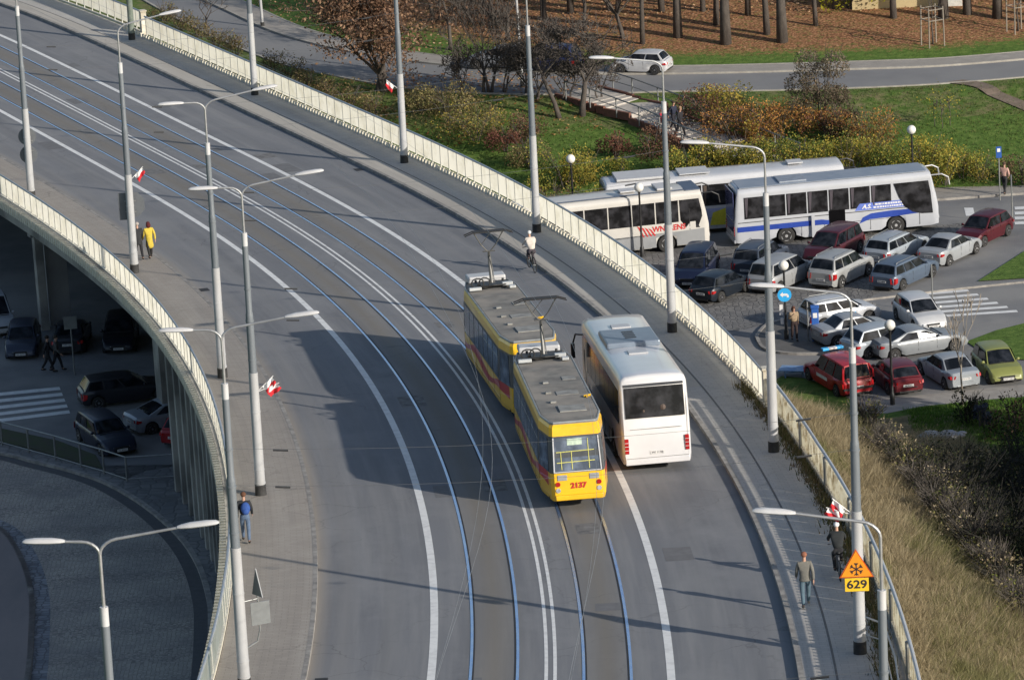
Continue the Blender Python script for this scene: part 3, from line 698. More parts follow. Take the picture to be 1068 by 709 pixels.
for q in np.arange(-44,42,6): b.tube(D(q,ow(q)-.08,.1)-WO,D(q,ow(q)-.08,1.42)-WO,.06,n=6)
b.build('post',M['galv'],wp)
def endpost(s,off,label):
    c=D(s,off,.1); b=MB(); b.box((0,0,.75),(.34,.34,1.5)); b.box((0,0,1.54),(.42,.42,.09)); o=b.build('parapet_pillar',M['oldwall'],loc=c,rz=th(s),bevel=.015); tag(o,label,'pillar')
endpost(41.8,10.4,'squat stone pillar where the cream panels give way to the old balustrade')
endpost(146.8,10.5,'squat stone pillar beside the mossy pole at the far end of the bridge')
# ================================================================== STREET FURNITURE
def lamp_head(mb,p,dirv,L=1.0):
    # shallow boat-shaped street lamp head
    d=dirv.normalized(); n=Vector((-d.y,d.x,0)).normalized(); u=d.cross(n)*-1
    if u.z<0: u=-u
    prof=[(0,.05,.045),(.10,.09,.07),(.32,.125,.095),(.7,.13,.095),(.93,.105,.07),(1.0,.05,.03)]
    rings=[]
    for t,w,h in prof:
        c=p+d*L*t; r=[]
        for k in range(10):
            a=2*PI*k/10; zz=math.sin(a)*h; 
            if zz<0: zz*=.55
            r.append(c+n*math.cos(a)*w+u*zz)
        rings.append(r)
    vs=[v for r in rings for v in r]; fs=[]
    for i in range(len(prof)-1):
        for k in range(10): fs.append((i*10+k,i*10+(k+1)%10,(i+1)*10+(k+1)%10,(i+1)*10+k))
    fs+=[tuple(range(9,-1,-1)),tuple(range((len(prof)-1)*10,len(prof)*10))]; mb.add(vs,fs)
def big_pole(s,off,label,arms,lean,base=.15,top=True):
    loc=D(s,off,.14); t=thing('tram_pole',label,'lamp post',loc,0,'catenary poles with street lamps along the bridge')
    tt=th(s); nv=Vector((math.cos(tt),math.sin(tt),0)); ln=nv*lean
    P=lambda h: Vector((0,0,h))+ln*h
    b=MB(); b.tube(P(0),P(.42),.205,.20,16); b.build('base_band',M['black_base'],t,smooth=False,auto=40)
    b=MB(); b.path([P(.42),P(2.5),P(4.565)],[.185,.175,.165],14); 
    b.tube(P(.44),P(.50),.20,.20,14); b.tube(P(.95),P(.99),.195,.195,14); b.tube(P(3.1),P(3.14),.185,.185,14)
    b.build('lower_shaft',M['pole_white'],t,auto=40)
    b=MB(); b.path([P(4.567),P(6.6),P(6.7),P(6.8),P(9.2)],[.145,.135,.135,.112,.105],12)
    for h in (5.0,6.45,7.6): b.tube(P(h),P(h+.06),.155 if h<6.7 else .13,n=12)
    b.build('upper_shaft',M['pole_grey'],t,auto=40)
    b=MB(); b.tube(P(9.2),P(9.68),.105,.105,12); b.build('white_sleeve',M['lamp_white'],t,auto=40)
    b=MB(); b.path([P(9.68),P(10.5),P(11.0)],[.045,.04,.04],8); b.build('mast',M['pole_thin'],t)
    for (sg,L,rise) in arms:
        b=MB(); q=P(11.0); pts=[q]; av=nv*sg
        for k in range(1,6):
            a=PI/2*k/5; pts.append(q+av*(.42*(1-math.cos(a)))+Vector((0,0,.32*math.sin(a)+rise*.42*(1-math.cos(a)))))
        e=q+av*L+Vector((0,0,.32+rise*L)); pts.append(e)
        b.path(pts,[.04]*(len(pts)-1)+[.032],8); arm=b.build('lamp_arm',M['pole_thin'],t)
        b=MB(); lamp_head(b,e-av*.03,(av+Vector((0,0,rise*.6))).normalized(),1.02); b.build('lamp_head',M['lamp_white'],arm,auto=50)
    return t,P,nv,loc
RS=[1.4589296,1.2408038,.9997391,.7957189,.5626319,.3445816,.0729529,-.2165078]
LS=[1.0226328,.8038574,.5521926,.3329419,.060351,-.2100432]
RLAB=['mossy green catenary pole at the far top of the bridge beside the stone pillar','catenary pole against the outer parapet just below the small leafless tree at top left','catenary pole with a small red and white flag in front of the brown leaved tree','catenary pole just above the cyclist in the white jacket','catenary pole in front of the parked coach with red lettering','catenary pole nearest the blue arrow sign and the dry embankment corner','catenary pole carrying the orange winter warning sign','nearest grey lamp pole beside the metal barrier at the bottom right']
LLAB=['catenary pole with two round sign backs at the far left edge','catenary pole beside the couple in yellow and black coats','catenary pole between the couple and the two flags','catenary pole flying two red and white flags','catenary pole in front of the walker with the blue backpack','double headed lamp pole rising over the lower stone sett road']
RP=[];LP=[]
for s,l in zip(RS,RLAB): RP.append(big_pole(s*100,9.42,l,[(-1,2.0,.17)],.0122)+(s*100,))
for i,(s,l) in enumerate(zip(LS,LLAB)): LP.append(big_pole(s*100,-9.23,l,[(1,1.95,.15)]+([(-1,.85,.05)] if i>1 else []),-.0105 if False else .0105)+(s*100,))
# mossy greenish lower shaft on the far pole
for ch in RP[0][0].children:
    if ch.name.startswith('lower_shaft'): ch.data.materials[0]=mat('mossy_concrete',(.20,.23,.20),.9,0,(.12,.15,.12),2,8)
def flag_thing(P,nv,h,loc,side,label,k=1,vary=0,ys=1):
    for i in range(k):
        q=loc+P(h+i*.05); t=thing('national_flag',label if k==1 else label%(['upper','lower'][i]),'flag',q,0,'red and white flags on the poles'); t.scale=(.8,)*3
        a=nv*side+Vector((0,0,.9-.55*i+vary)); a.normalize(); b=MB(); b.tube((0,0,0),a*1.2,.016,n=6); b.build('flagstaff',M['sign_white'],t)
        # cloth hanging and rippled from outer end
        u=a; dwn=Vector((nv.x*side*.55,nv.y*side*.55,-.85)); 
        for mm,c0,c1,nm in ((M['cloth_white'],0,.5,'white_half'),(M['cloth_red'],.5,1,'red_half')):
            m=MB(); vs=[]; nu,nw=8,5; per=Vector((-nv.y,nv.x,0))
            for a_ in range(nu+1):
                for b_ in range(nw+1):
                    cc=c0+(c1-c0)*b_/nw; s_=a_/nu
                    p=u*(.50+.62*s_)*1.0+ dwn*cc*(.46-.16*s_) + per*math.sin(s_*8+cc*5+i)*.09
                    vs.append(p)
            fs=[(x*(nw+1)+y,(x+1)*(nw+1)+y,(x+1)*(nw+1)+y+1,x*(nw+1)+y+1) for x in range(nu) for y in range(nw)]
            m.add(vs,fs); m.build(nm,mm,t,smooth=True)
t_,P,nv,loc,_s_=LP[1]; flag_thing(P,nv,4.2,loc,1,'small red and white flag on the pole beside the couple')
t_,P,nv,loc,_s_=LP[3]; flag_thing(P,nv,3.75,loc,1,'%s of two red and white flags on the pole left of the carriageway',2)
t_,P,nv,loc,_s_=RP[2]; flag_thing(P,nv,3.7,loc,-1,'small red and white flag on the pole before the brown tree')
t_,P,nv,loc,_s_=RP[6]; flag_thing(P,nv,4.35,loc,-1,'%s of two red and white flags above the dark clothed cyclist',2)
# winter warning sign 629
t_,P,nv,loc,s_=RP[6]
wq=loc+P(2.46); face=Vector((-.06,-1,0)).normalized(); rt=Vector((1,-.06,0)).normalized()
ws=thing('warning_sign','orange triangular winter warning sign above a yellow plate reading 629 on the pole','sign',wq+face*.20+Vector((-.05,0,0)))
def plate(name,pts,m,parent,depth,t=.012):
    b=MB(); b.slab([rt*x+Vector((0,0,z))+face*depth for x,z in pts],face,t); return b.build(name,m,parent)
tri=lambda r,zc:[(r*math.cos(a),r*math.sin(a)+zc) for a in (math.radians(210),math.radians(330),math.radians(90))]
plate('rim',tri(.60,.36),M['sign_red'],ws,0); fcp=plate('face',tri(.54,.36),M['sign_orange'],ws,.014)
b=MB()
for k in range(3):
    a=PI/2+k*PI/3; dv=rt*math.cos(a)+Vector((0,0,math.sin(a))); nn=rt*-math.sin(a)+Vector((0,0,math.cos(a))); c=Vector((0,0,.33))+face*.030
    b.slab([c+dv*.20+nn*.016,c-dv*.20+nn*.016,c-dv*.20-nn*.016,c+dv*.20-nn*.016],face,.003+.001*k)
    for e in (1,-1):
        for sg in (1,-1):
            q=c+dv*.13*e; w=dv*.06*e+nn*.06*sg; z=(w.cross(face)).normalized()*.013; b.slab([q+z,q+w+z,q+w-z,q-z],face,.0045+.0007*k)
b.build('snowflake_symbol',M['ink'],fcp)
pl=plate('number_plate',[(-.36,-.38),(.36,-.38),(.36,.04),(-.36,.04)],M['sign_yellow'],ws,0)
MT=Matrix(((rt.x,0,face.x,0),(rt.y,0,face.y,0),(0,1,0,0),(0,0,0,1)))
text_mesh('629',.36,Matrix.Translation(face*.016+Vector((0,0,-.17)))@MT,M['ink'],'number_629',pl,bold=.008,sx=1.15)
b=MB(); b.box((0,0,0),(.06,.2,.5)); q=b.build('bracket',M['galv'],ws); q.location=-face*.10
# sign backs on left poles
def back_sign(P,loc,nv,h,kind,label,dx=0,side=1):
    t=thing('traffic_sign',label,'sign',loc+P(h)); d=Vector((0,-1,0)); r=Vector((1,0,0)); 
    if kind=='disc':
        for i,z in enumerate((.42,-.50)):
            b=MB(); b.lathe([(.44,-.012),(.44,.012)],(0,.20,z),20,'Y'); b.build('sign_plate',M['sign_back'],t)
    elif kind=='box':
        b=MB(); b.box((-.28,.22,-.05),(.50,.03,1.25)); b.build('sign_plate',M['sign_back'],t,bevel=.01)
        b=MB(); pts=[(.62*math.cos(a)*.9,.0,.62*math.sin(a)) for a in [PI/8+k*PI/4 for k in range(8)]]; b.slab([Vector((p[0]+.12,.26,p[2])) for p in pts],(0,1,0),.025); b.build('sign_plate',M['sign_back'],t)
    b=MB(); b.box((0,.16,.2),(.5,.05,.06)); b.box((0,.16,-.3),(.5,.05,.06)); b.build('bracket',M['galv'],t); return t
t_,P,nv,loc,_s=LP[0]; back_sign(P,loc,nv,2.7,'disc','pair of round road signs seen from behind on the far left pole')
t_,P,nv,loc,_s=LP[1]; back_sign(P,loc,nv,3.1,'box','large grey octagonal and rectangular sign backs on the pole by the couple')
t_,P,nv,loc,_s=LP[4]
t=thing('traffic_sign','triangular sign seen edge on above a grey plate, seen from behind, near the backpack walker','sign',loc+P(2.7)+Vector((.55,.3,0)))
b=MB(); b.slab([Vector(p) for p in ((-.16,.05,.25),(.16,-.35,.25),(0,-.12,1.1))],(.8,.5,0),.03); b.build('triangle_plate',M['sign_back'],t)
b=MB(); b.box((.05,0,-.35),(.60,.03,.72),rz=.35); b.build('rear_plate',mat('sign_grey_light',(.22,.235,.24),.5,.2),t)
b=MB(); b.path([(0,.04,1.0),(0,.04,-.9),(-.1,0,-1.25),(-.5,-.25,-1.4)],.03); b.path([(0,.04,.1),(-.5,-.25,.1)],.02); b.build('bracket',M['galv'],t)
# span wires between opposite poles, with insulators, and tram contact wires
for i in range(6):
    a=RP[i+2]; c=LP[i]
    for h in (7.65,6.5):
        p=a[3]+a[1](h); q=c[3]+c[1](h); w=thing('span_wire','thin steel span wire across the tracks between two facing poles','wire',(p+q)/2,0,'span wires across the bridge'); o_=(p+q)/2
        b=MB(); b.path([p.lerp(q,k/8)-o_-Vector((0,0,.35*4*(k/8)*(1-k/8))) for k in range(9)],.0055,n=5); b.build('wire',mat('wire_grey',(.16,.17,.18),.5,.5),w)
        b=MB()
        for e,f in ((p,q),(q,p)):
            d=(f-e).normalized(); b.tube(e+d*1.3-o_-Vector((0,0,.12)),e+d*1.75-o_-Vector((0,0,.16)),.03,n=6)
        b.build('insulator',M['black'],w)
for tr,lb in ((-1.727,'overhead contact wire above the left tram track'),(1.727,'overhead contact wire above the right tram track')):
    m=D(60,tr,5.6); w=thing('contact_wire',lb,'wire',m)
    for hh,rr_,nm in ((5.55,.006,'contact_line'),(6.35,.0045,'messenger_line')):
        b=MB(); b.path([D(s,tr+(.25*math.sin(s/9) if nm=='contact_line' else 0),hh)-m for s in np.arange(-20,160,3.)],rr_,n=5); b.build(nm,M['pole_thin'],w)
# low metal barrier at bottom right by the nearest pole
sp_,of_=deck_px(915,690)
bc=D(5,10.1,.15); bt=thing('metal_barrier','low looped metal pipe barrier beside the parapet at the bottom right','barrier',bc)
A=D(7.4,9.75,.15)-bc; B=D(4.5,10.35,.15)-bc; A2=D(-6,9.9,.15)-bc
b=MB(); b.path([D(8.0,9.3,.15)-bc,D(8.0,9.3,1.1)-bc,D(7.6,9.7,1.2)-bc,D(6.8,10.15,1.2)-bc,D(3,10.25,1.2)-bc,D(-3,10.2,1.2)-bc,D(-3,10.2,.15)-bc],.03,n=7); b.path([D(8,9.35,.65)-bc,D(6.9,10.1,.65)-bc,D(-3,10.2,.65)-bc],.022,n=6)
b.build('pipe_frame',mat('pale_pipe',(.5,.5,.48),.5,.2),bt)
b=MB(); b.box(tuple(D(.6,9.9,.92)-bc),(1.1,.05,.35),rz=0); b.build('red_white_board',mat('board_red',(.6,.1,.08),.6),bt)
# globe lamps in the park and the parking lot
def globe_lamp(x,y,label,H=3.9):
    q=Vector((*g0(x,y),0)); q.z=zg(q.x,q.y); t=thing('globe_lamp',label,'street lamp',q,0,'black posts with white globe lamps')
    b=MB(); b.lathe([(.11,0),(.11,.5),(.075,.56),(.065,1.1),(.055,1.15),(.048,H-.55),(.07,H-.5),(.09,H-.42)],n=10); b.build('post',M['black'],t,auto=40)
    b=MB(); b.sphere((0,0,H-.22),.245,16,10); b.build('globe',mat('globe_opal',(.78,.77,.72),.3,0,(.70,.69,.64),3),t,smooth=True); return t
for x,y,l in ((599,236,'globe lamp against the yellow green bushes left of the coaches'),(670,268,'globe lamp in front of the coach with red lettering'),(931,422,'globe lamp standing in front of the dark red hatchback'),(820.5,355.5,'globe lamp post with the round blue arrow sign'),(953,205,'globe lamp on the lawn behind the blue striped coach')): globe_lamp(x,y,l)
# round blue sign on the lamp post
q=Vector((*g0(820.5,355.5),0)); q.z=zg(q.x,q.y)
t=thing('round_sign','round blue direction sign with white symbol on the globe lamp post','sign',q+Vector((-.02,-.12,2.28)))
b=MB(); b.lathe([(.33,-.012),(.33,.012)],n=24,axis='Y'); dsc=b.build('disc',M['sign_blue'],t)
b=MB(); 
def arrow(mb,pts): mb.slab([Vector((x,-.016,z)) for x,z in pts],(0,-1,0),.004)
arrow(b,[(-.22,.02),(-.08,.15),(-.08,.07),(.12,.07),(.2,-.02),(.2,-.12),(.1,-.12),(.1,-.04),(-.08,-.04),(-.08,-.11)])
b.build('arrow_symbol',M['sign_white'],dsc)
# papers fixed to the same post
b=MB(); b.box((0,0,0),(.16,.03,.5)); b.box((.02,-.01,-.55),(.14,.02,.3)); o=b.build('paper_notice',M['sign_white'],loc=q+Vector((-.20,-.05,1.55)),bevel=.005); tag(o,'white paper notices fixed to the globe lamp post by the woman','notice')
# parking ticket machine
q=Vector((*g0(851,357),0)); q.z=zg(q.x,q.y)
t=thing('ticket_machine','slim blue parking ticket machine between the woman and the silver cars','ticket machine',q)
b=MB(); b.box((0,0,.85),(.34,.26,1.7)); b.box((0,-.02,1.75),(.40,.32,.10)); b.build('body',mat('machine_blue',(.03,.12,.42),.4,0,(.03,.10,.36),4),t,bevel=.02)
b=MB(); b.box((0,-.137,1.35),(.2,.012,.24)); b.build('screen_panel',M['sign_white'],t)
b=MB(); b.tube((-.34,0,0),(-.34,0,2.0),.04,n=8); b.build('side_post',M['galv'],t)
def post_sign(x,y,H,label,w=None,h=None,m=None,back=False):
    q=Vector((*g0(x,y),0)); q.z=zg(q.x,q.y); t=thing('street_sign',label,'sign',q)
    b=MB(); b.tube((0,0,0),(0,0,H),.035,n=8); b.build('post',M['galv'],t)
    if w: b=MB(); b.box((0,-.05,H-h/2),(w,.02,h),rz=.15); p=b.build('plate',m,t)
    if w and not back:
        b=MB(); b.box((0,-.066,H-h*.32),(w*.55,.006,h*.30),rz=.15); b.build('symbol',M['sign_white'],p)
    return t
post_sign(1043,209,2.95,'small dark blue information sign on a grey post by the far pavement',.30,.62,M['sign_navy'])
post_sign(1056,233,2.6,'plain thin grey post with sign turned edge on at the right kerb',.06,.6,M['sign_back'],True)
post_sign(973,325,2.35,'thin bare grey post standing beside the zebra crossing')
post_sign(78,391,2.9,'pale square sign on a leaning post in the underpass',.62,.62,mat('sign_pale',(.2,.21,.2),.6),True)
# guard railing at the lower left
gp=[(2.5,467),(30.5,474.5),(58.4,482),(85,490),(109,497),(133,505),(182,502)]
q=[Vector((*g0(a,b_),0)) for a,b_ in gp]; q=[Vector((*g0(-25,460),0))]+q
for v in q: v.z=zg(v.x,v.y)+.13
t=thing('guard_railing','grey tubular guard railing along the pavement of the lower sett road','railing',q[3]); o_=q[3]
for v in q[:-1]:
    b=MB(); b.tube(v-o_,v-o_+Vector((0,0,1.12)),.045,n=8); b.build('post',M['galv'],t)
b=MB(); up=Vector((0,0,1))
for h,r in ((1.1,.035),(.12,.025)): b.path([v-o_+up*h for v in q],r,n=6)
b.build('rails',M['galv'],t)
# two tall white street poles beyond the far road
for (x0,y0,l) in ((274,29,'slim white street pole on the far pavement at the top left'),(545,91,'slim white street pole by the far road among bare trees')):
    q=G(x0,y0); t=thing('street_pole',l,'pole',q); b=MB(); b.path([(0,0,0),(-.05,0,4),(-.12,0,9.5)],[.10,.08,.06],10); b.build('shaft',M['pole_white'],t,auto=40)
    b=MB(); b.tube((0,0,0),(0,0,.35),.13,n=10); b.build('foot_band',M['black_base'],t)
# tree protection frames
def stake_frame(x,y,l):
    q=G(x,y); t=thing('tree_guard',l,'tree guard',q,.4,'wooden stake frames around young trees')
    for i,(a,c) in enumerate(((-.5,-.5),(.5,-.5),(.5,.5),(-.5,.5))):
        b=MB(); b.tube((a,c,0),(a*.95,c*.95,2.4),.042,n=7); b.build('stake',M['wood'],t)
    b=MB()
    for h in (1.6,2.25):
        for a,c,e,f in ((-.5,-.5,.5,-.5),(.5,-.5,.5,.5),(.5,.5,-.5,.5),(-.5,.5,-.5,-.5)): b.tube((a*.95,c*.95,h),(e*.95,f*.95,h),.03,n=6)
    b.build('crosspiece',M['wood'],t)
stake_frame(973,48,'wooden stake frame around a young tree at upper right'); stake_frame(1062,34,'wooden stake frame cut by the right edge of the picture')
# pale wall / building foot in the wood at the top
q=G(962,6); t=thing('garden_building','low ochre rendered garden wall with white end pillar glimpsed between the trunks','building',q,-.06)
b=MB(); b.box((-1.5,0,.7),(5.5,.5,1.6)); b.build('rendered_wall',mat('ochre_render',(.55,.44,.24),.9,0,(.45,.36,.2),1),t)
b=MB(); b.box((1.9,-.05,.8),(1.0,.7,1.9)); b.build('white_pillar',mat('white_render',(.68,.67,.62),.8),t)
# white plastic heap by the shaded grass
q=G(984,458); b=MB(); rr=random.Random(5)
for k in range(14): b.sphere((rr.uniform(-.9,.9),rr.uniform(-.3,.3),.12+rr.uniform(0,.1)),rr.uniform(.14,.3),8,5,sc=(1.5,.8,.55))
o=b.build('plastic_sheet_heap',mat('crumpled_plastic',(.55,.56,.60),.5,0,(.28,.29,.33),7,bump=1,bscale=9),loc=q,smooth=True); tag(o,'crumpled white plastic sheeting lying in the shaded grass','plastic sheet')
# blue boards lying beyond the embankment edge
q=Vector((*g0(828,392),0)); q.z=zg(*q[:2]); b=MB(); b.box((0,0,.35),(1.3,.9,.05),rz=-.3); b.box((.1,0,.28),(1.1,.7,.06),rz=.1); 
for a in (-.4,.4): b.box((a,0,.13),(.06,.6,.26))
o=b.build('blue_board',mat('blue_sheet',(.10,.2,.42),.5,0,(.25,.36,.5),3),loc=q,bevel=.01); tag(o,'pale blue board lying beside the red pickup beyond the parapet','board')
# ================================================================== VEHICLES
def loft(mb,st,mi=0,cap=True):
    n=len(st[0]); vs=[p for r in st for p in r]; fs=[]
    for i in range(len(st)-1):
        for k in range(n-1): fs.append((i*n+k,i*n+k+1,(i+1)*n+k+1,(i+1)*n+k))
    if cap: fs+=[tuple(range(n)),tuple((len(st)-1)*n+k for k in range(n-1,-1,-1))]
    return mb.add(vs,fs,mi)
def wheel(parent,x,y,r,w,sgn,rimm,steer=0):
    t=MB(); t.lathe([(r*.62,-w/2),(r*.93,-w/2),(r,-w/2+.03),(r,w/2-.03),(r*.93,w/2),(r*.62,w/2)],n=22,axis='X')
    o=t.build('wheel',M['rubber'],parent,auto=40); o.location=(x,y,r)
    b=MB(); b.lathe([(r*.64,-w/2+.01),(r*.64,w/2-.02),(r*.58,w/2+.002),(r*.20,w/2-.012),(r*.16,w/2+.006)] if sgn>0 else [(r*.16,-w/2-.006),(r*.20,-w/2+.012),(r*.58,-w/2-.002),(r*.64,-w/2+.02),(r*.64,w/2-.01)],n=20,axis='X')
    b.build('rim',rimm,o,auto=35)
    b=MB()
    for k in range(5):
        a=2*PI*k/5+.3; xx=sgn*(w/2+.004); b.box((xx,math.cos(a)*r*.42,math.sin(a)*r*.42),(.012,.10*r/.32,.10*r/.32),mi=0)
    b.build('rim_opening',M['black'],o)
    return o
KIND={ # hood z, belt z, rear deck z, windscreen base, roof front, roof rear, rear glass base (fractions of L from centre, front +), H
 'hatch':dict(L=3.95,W=1.70,H=1.44,hz=.80,bz=.92,dz=.94,a=.225,b=.065,c=-.355,d=-.445,k=0),
 'sedan':dict(L=4.45,W=1.74,H=1.43,hz=.80,bz=.92,dz=.99,a=.215,b=.045,c=-.195,d=-.335,k=1),
 'coupe':dict(L=4.85,W=1.86,H=1.36,hz=.80,bz=.92,dz=.98,a=.200,b=.030,c=-.165,d=-.360,k=1),
 'wagon':dict(L=4.60,W=1.76,H=1.47,hz=.82,bz=.94,dz=.96,a=.215,b=.060,c=-.405,d=-.465,k=2),
 'mpv':dict(L=4.55,W=1.80,H=1.68,hz=.92,bz=1.02,dz=1.0,a=.290,b=.125,c=-.400,d=-.465,k=2),
 'suv':dict(L=4.40,W=1.82,H=1.70,hz=1.00,bz=1.10,dz=1.08,a=.215,b=.085,c=-.400,d=-.465,k=2)}
CARN=0
def make_car(kind,col,label,front,rear,fz=zg,group=None,scale=.93,name='parked_car',cat='car',plate='WI 4821K',roofrack=False,darkbumper=False,rim=None,lbeam=None,deck=None,metal=.35,stripes=None,cd_=None,W=None,H=None,L=None):
    global CARN; CARN+=1
    k=dict(KIND[kind]); 
    if W:k['W']=W
    if H:k['H']=H
    if L:k['L']=L
    if cd_: k['c'],k['d']=cd_
    fq=g0(*front); rq=g0(*rear); yaw=math.atan2(-(fq[0]-rq[0]),(fq[1]-rq[1])); cx_=(fq[0]+rq[0])/2; cy_=(fq[1]+rq[1])/2
    Lx,W_,H_=k['L'],k['W'],k['H']
    # keep the end nearest the camera where it was pointed at
    dirv=Vector((-math.sin(yaw),math.cos(yaw))); near_front=fq[1]<rq[1]
    e=Vector(fq) if near_front else Vector(rq); c=e+(-dirv if near_front else dirv)*Lx/2*scale
    z=fz(c.x,c.y)+.016; t=thing(name,label,cat,(c.x,c.y,z),yaw,group); t.scale=(scale,)*3
    # tilt with the ground
    pm=mat('car_paint_%d'%CARN,col,.40,metal*.5,tuple(q*.86 for q in col),1.2,3,coat=.3)
    bm_=M['black'] if darkbumper else pm
    R=.315 if kind not in('suv',) else .35
    if kind=='mpv': R=.325
    yf=Lx/2-.80; yr=-Lx/2+.78; AR=R+.055
    ys=sorted(set([round(v,3) for v in list(np.linspace(-Lx/2+.10,Lx/2-.10,19))+[yf+AR*q for q in (-1,-.92,-.75,-.5,-.25,0,.25,.5,.75,.92,1)]+[yr+AR*q for q in (-1,-.92,-.75,-.5,-.25,0,.25,.5,.75,.92,1)]]))
    A,Bf,Cr,Dr=[k[q]*Lx for q in 'abcd']
    def top(y):
        pts=[(-Lx/2,k['dz']-.10),(-Lx/2+.08,k['dz']-.03),(-Lx/2+.25,k['dz']),(Dr,k['dz']+.0),(Dr+.3,k['bz']+.02),(A-.1,k['bz']+.02),(A+.1,k['bz']),(A+(Lx/2-A)*.55,k['hz']+.04),(Lx/2-.30,k['hz']-.06),(Lx/2-.12,k['hz']-.16),(Lx/2,k['hz']-.30)]
        pts=sorted(pts); return float(np.interp(y,[p[0] for p in pts],[p[1] for p in pts]))
    def bot(y):
        z=.20+.05*max(0,(abs(y)-Lx/2+.5)/.5)
        for yc in (yf,yr):
            q=AR*AR-(y-yc)**2
            if q>=-1e-6: z=max(z,R+math.sqrt(max(q,0)))
        return z
    def hw(y): 
        f=abs(2*y/Lx); return W_/2*(1-.14*max(0,(f-.62)/.38)**2.2)
    st=[]
    for y in [-Lx/2]+ys+[Lx/2]:
        end=abs(y)>Lx/2-.05; w=hw(y)*(.965 if end else 1); zb=bot(y) if not end else .34; zt=top(y) if not end else top(y)-.04
        zs=.50; r=[]
        L_=[(w*.94,zb),(w*.985,min(max(zb,zb+(zt-zb)*.22),zt)),(w,zb+(zt-zb)*.45),(w*.99,zb+(zt-zb)*.72),(w*.965,zt-.07),(w*.92,zt-.015),(w*.80,zt),(w*.4,zt+.02),(0,zt+.028)]
        if end: L_=[(a*.97,b) for a,b in L_]
        r=[Vector((-a,y,b)) for a,b in L_]+[Vector((a,y,b)) for a,b in L_[-2::-1]]
        st.append(r)
    b=MB(); loft(b,st); b.build('body',pm,t,auto=38)
    # lower dark liner
    b=MB(); b.box((0,0,.44),(W_*.70,Lx*.90,.44)); b.box((0,0,.24),(W_*.86,Lx*.42,.12)); b.build('underbody',M['black'],t)
    # cabin
    wb=W_/2*.92; wr=W_/2*.735; zb=k['bz']+.0; zt=H_
    def ring(y,z,w): return (w,y,z)
    pickup=deck is not None
    P=[(A,zb,wb*.93),(Bf,zt-.05,wr*.97),((Bf+Cr)/2,zt,wr),(Cr,zt-.055,wr*.95),(Dr,k['dz']-.01,wb*.93)]
    cab=MB(); rows=[]
    # roof panel (arched cross section) and sides
    NS=12
    roof=[]
    for i in range(NS+1):
        y=Bf+(Cr-Bf)*i/NS; q=(y-(Bf+Cr)/2)/((Bf-Cr)/2); z=zt-.055*abs(q)**2.2; w=wr*(1-.04*q*q)
        roof.append([Vector((-w-.03,y,z-.075)),Vector((-w,y,z-.02)),Vector((-w*.82,y,z)),Vector((-w*.4,y,z+.02)),Vector((0,y,z+.026)),Vector((w*.4,y,z+.02)),Vector((w*.82,y,z)),Vector((w,y,z-.02)),Vector((w+.03,y,z-.075))])
    def fr(y,z,w,n=9):
        return [Vector((-w-.01,y,z-.03)),Vector((-w,y,z)),Vector((-w*.82,y,z)),Vector((-w*.4,y,z)),Vector((0,y,z)),Vector((w*.4,y,z)),Vector((w*.82,y,z)),Vector((w,y,z)),Vector((w+.01,y,z-.03))]
    stn=[fr(A+.02,zb-.02,wb*.93)]+roof+[fr(Dr-.02,k['dz']-.03,wb*.93)]
    loft(cab,stn,cap=False)
    for sg in (-1,1):   # side walls of the cabin
        idx=0 if sg<0 else 8
        belt=[]; tops=[s_[idx] for s_ in stn]
        for p in tops: 
            yy=p.y; belt.append(Vector((sg*wb*(1-.07*(abs(yy-(A+Dr)/2)/((A-Dr)/2))**3),yy,min(p.z,zb-.03))))
        n=len(tops); cab.add(tops+belt,[(i,i+1,n+i+1,n+i) for i in range(n-1)])
    cab.build('cabin',pm,t,auto=40)
    # glass
    def pane(p4,ins,off,name,nrm):
        c_=sum(p4,Vector())/len(p4); q=[p+(c_-p)*ins for p in p4]; n=Vector(nrm).normalized(); m=MB(); m.slab([p+n*off for p in q],n,.006); return m.build(name,M['glass'],t)
    def curved(a,b__,lo,hi,nm,n_,xs=.92):
        n_=Vector(n_).normalized(); R1=[]; R2=[]
        for q in range(1,8):
            p0_,p1_=a[q],b__[q]
            for tt_,RR in ((lo,R1),(hi,R2)):
                p=p0_.lerp(p1_,tt_); RR.append(Vector((p.x*xs,p.y,p.z))+n_*.012)
        m=MB(); vs=R1+R2+[v-n_*.02 for v in R1]+[v-n_*.02 for v in R2]; fs=[(q,q+1,q+8,q+7) for q in range(6)]+[(q+14,q+21,q+22,q+15) for q in range(6)]+[(q,q+14,q+15,q+1) for q in range(6)]+[(q+7,q+8,q+22,q+21) for q in range(6)]+[(0,7,21,14),(6,20,27,13)]
        m.add(vs,fs); m.build(nm,M['glass'],t)
    curved(stn[0],stn[1],.08,.95,'windscreen',(0,zt-zb,A-Bf))
    curved(stn[-1],stn[-2],.16 if k['k']!=1 else .08,.93,'rear_window',(0,-(zt-k['dz']),(Cr-Dr)),.90)
    ysp={0:[.0,.46,.54,1.0],1:[.0,.48,.52,1.0],2:[0,.36,.39,.70,.73,1.0]}[k['k']]
    if kind=='hatch': ysp=[0,.52,.56,1.0]
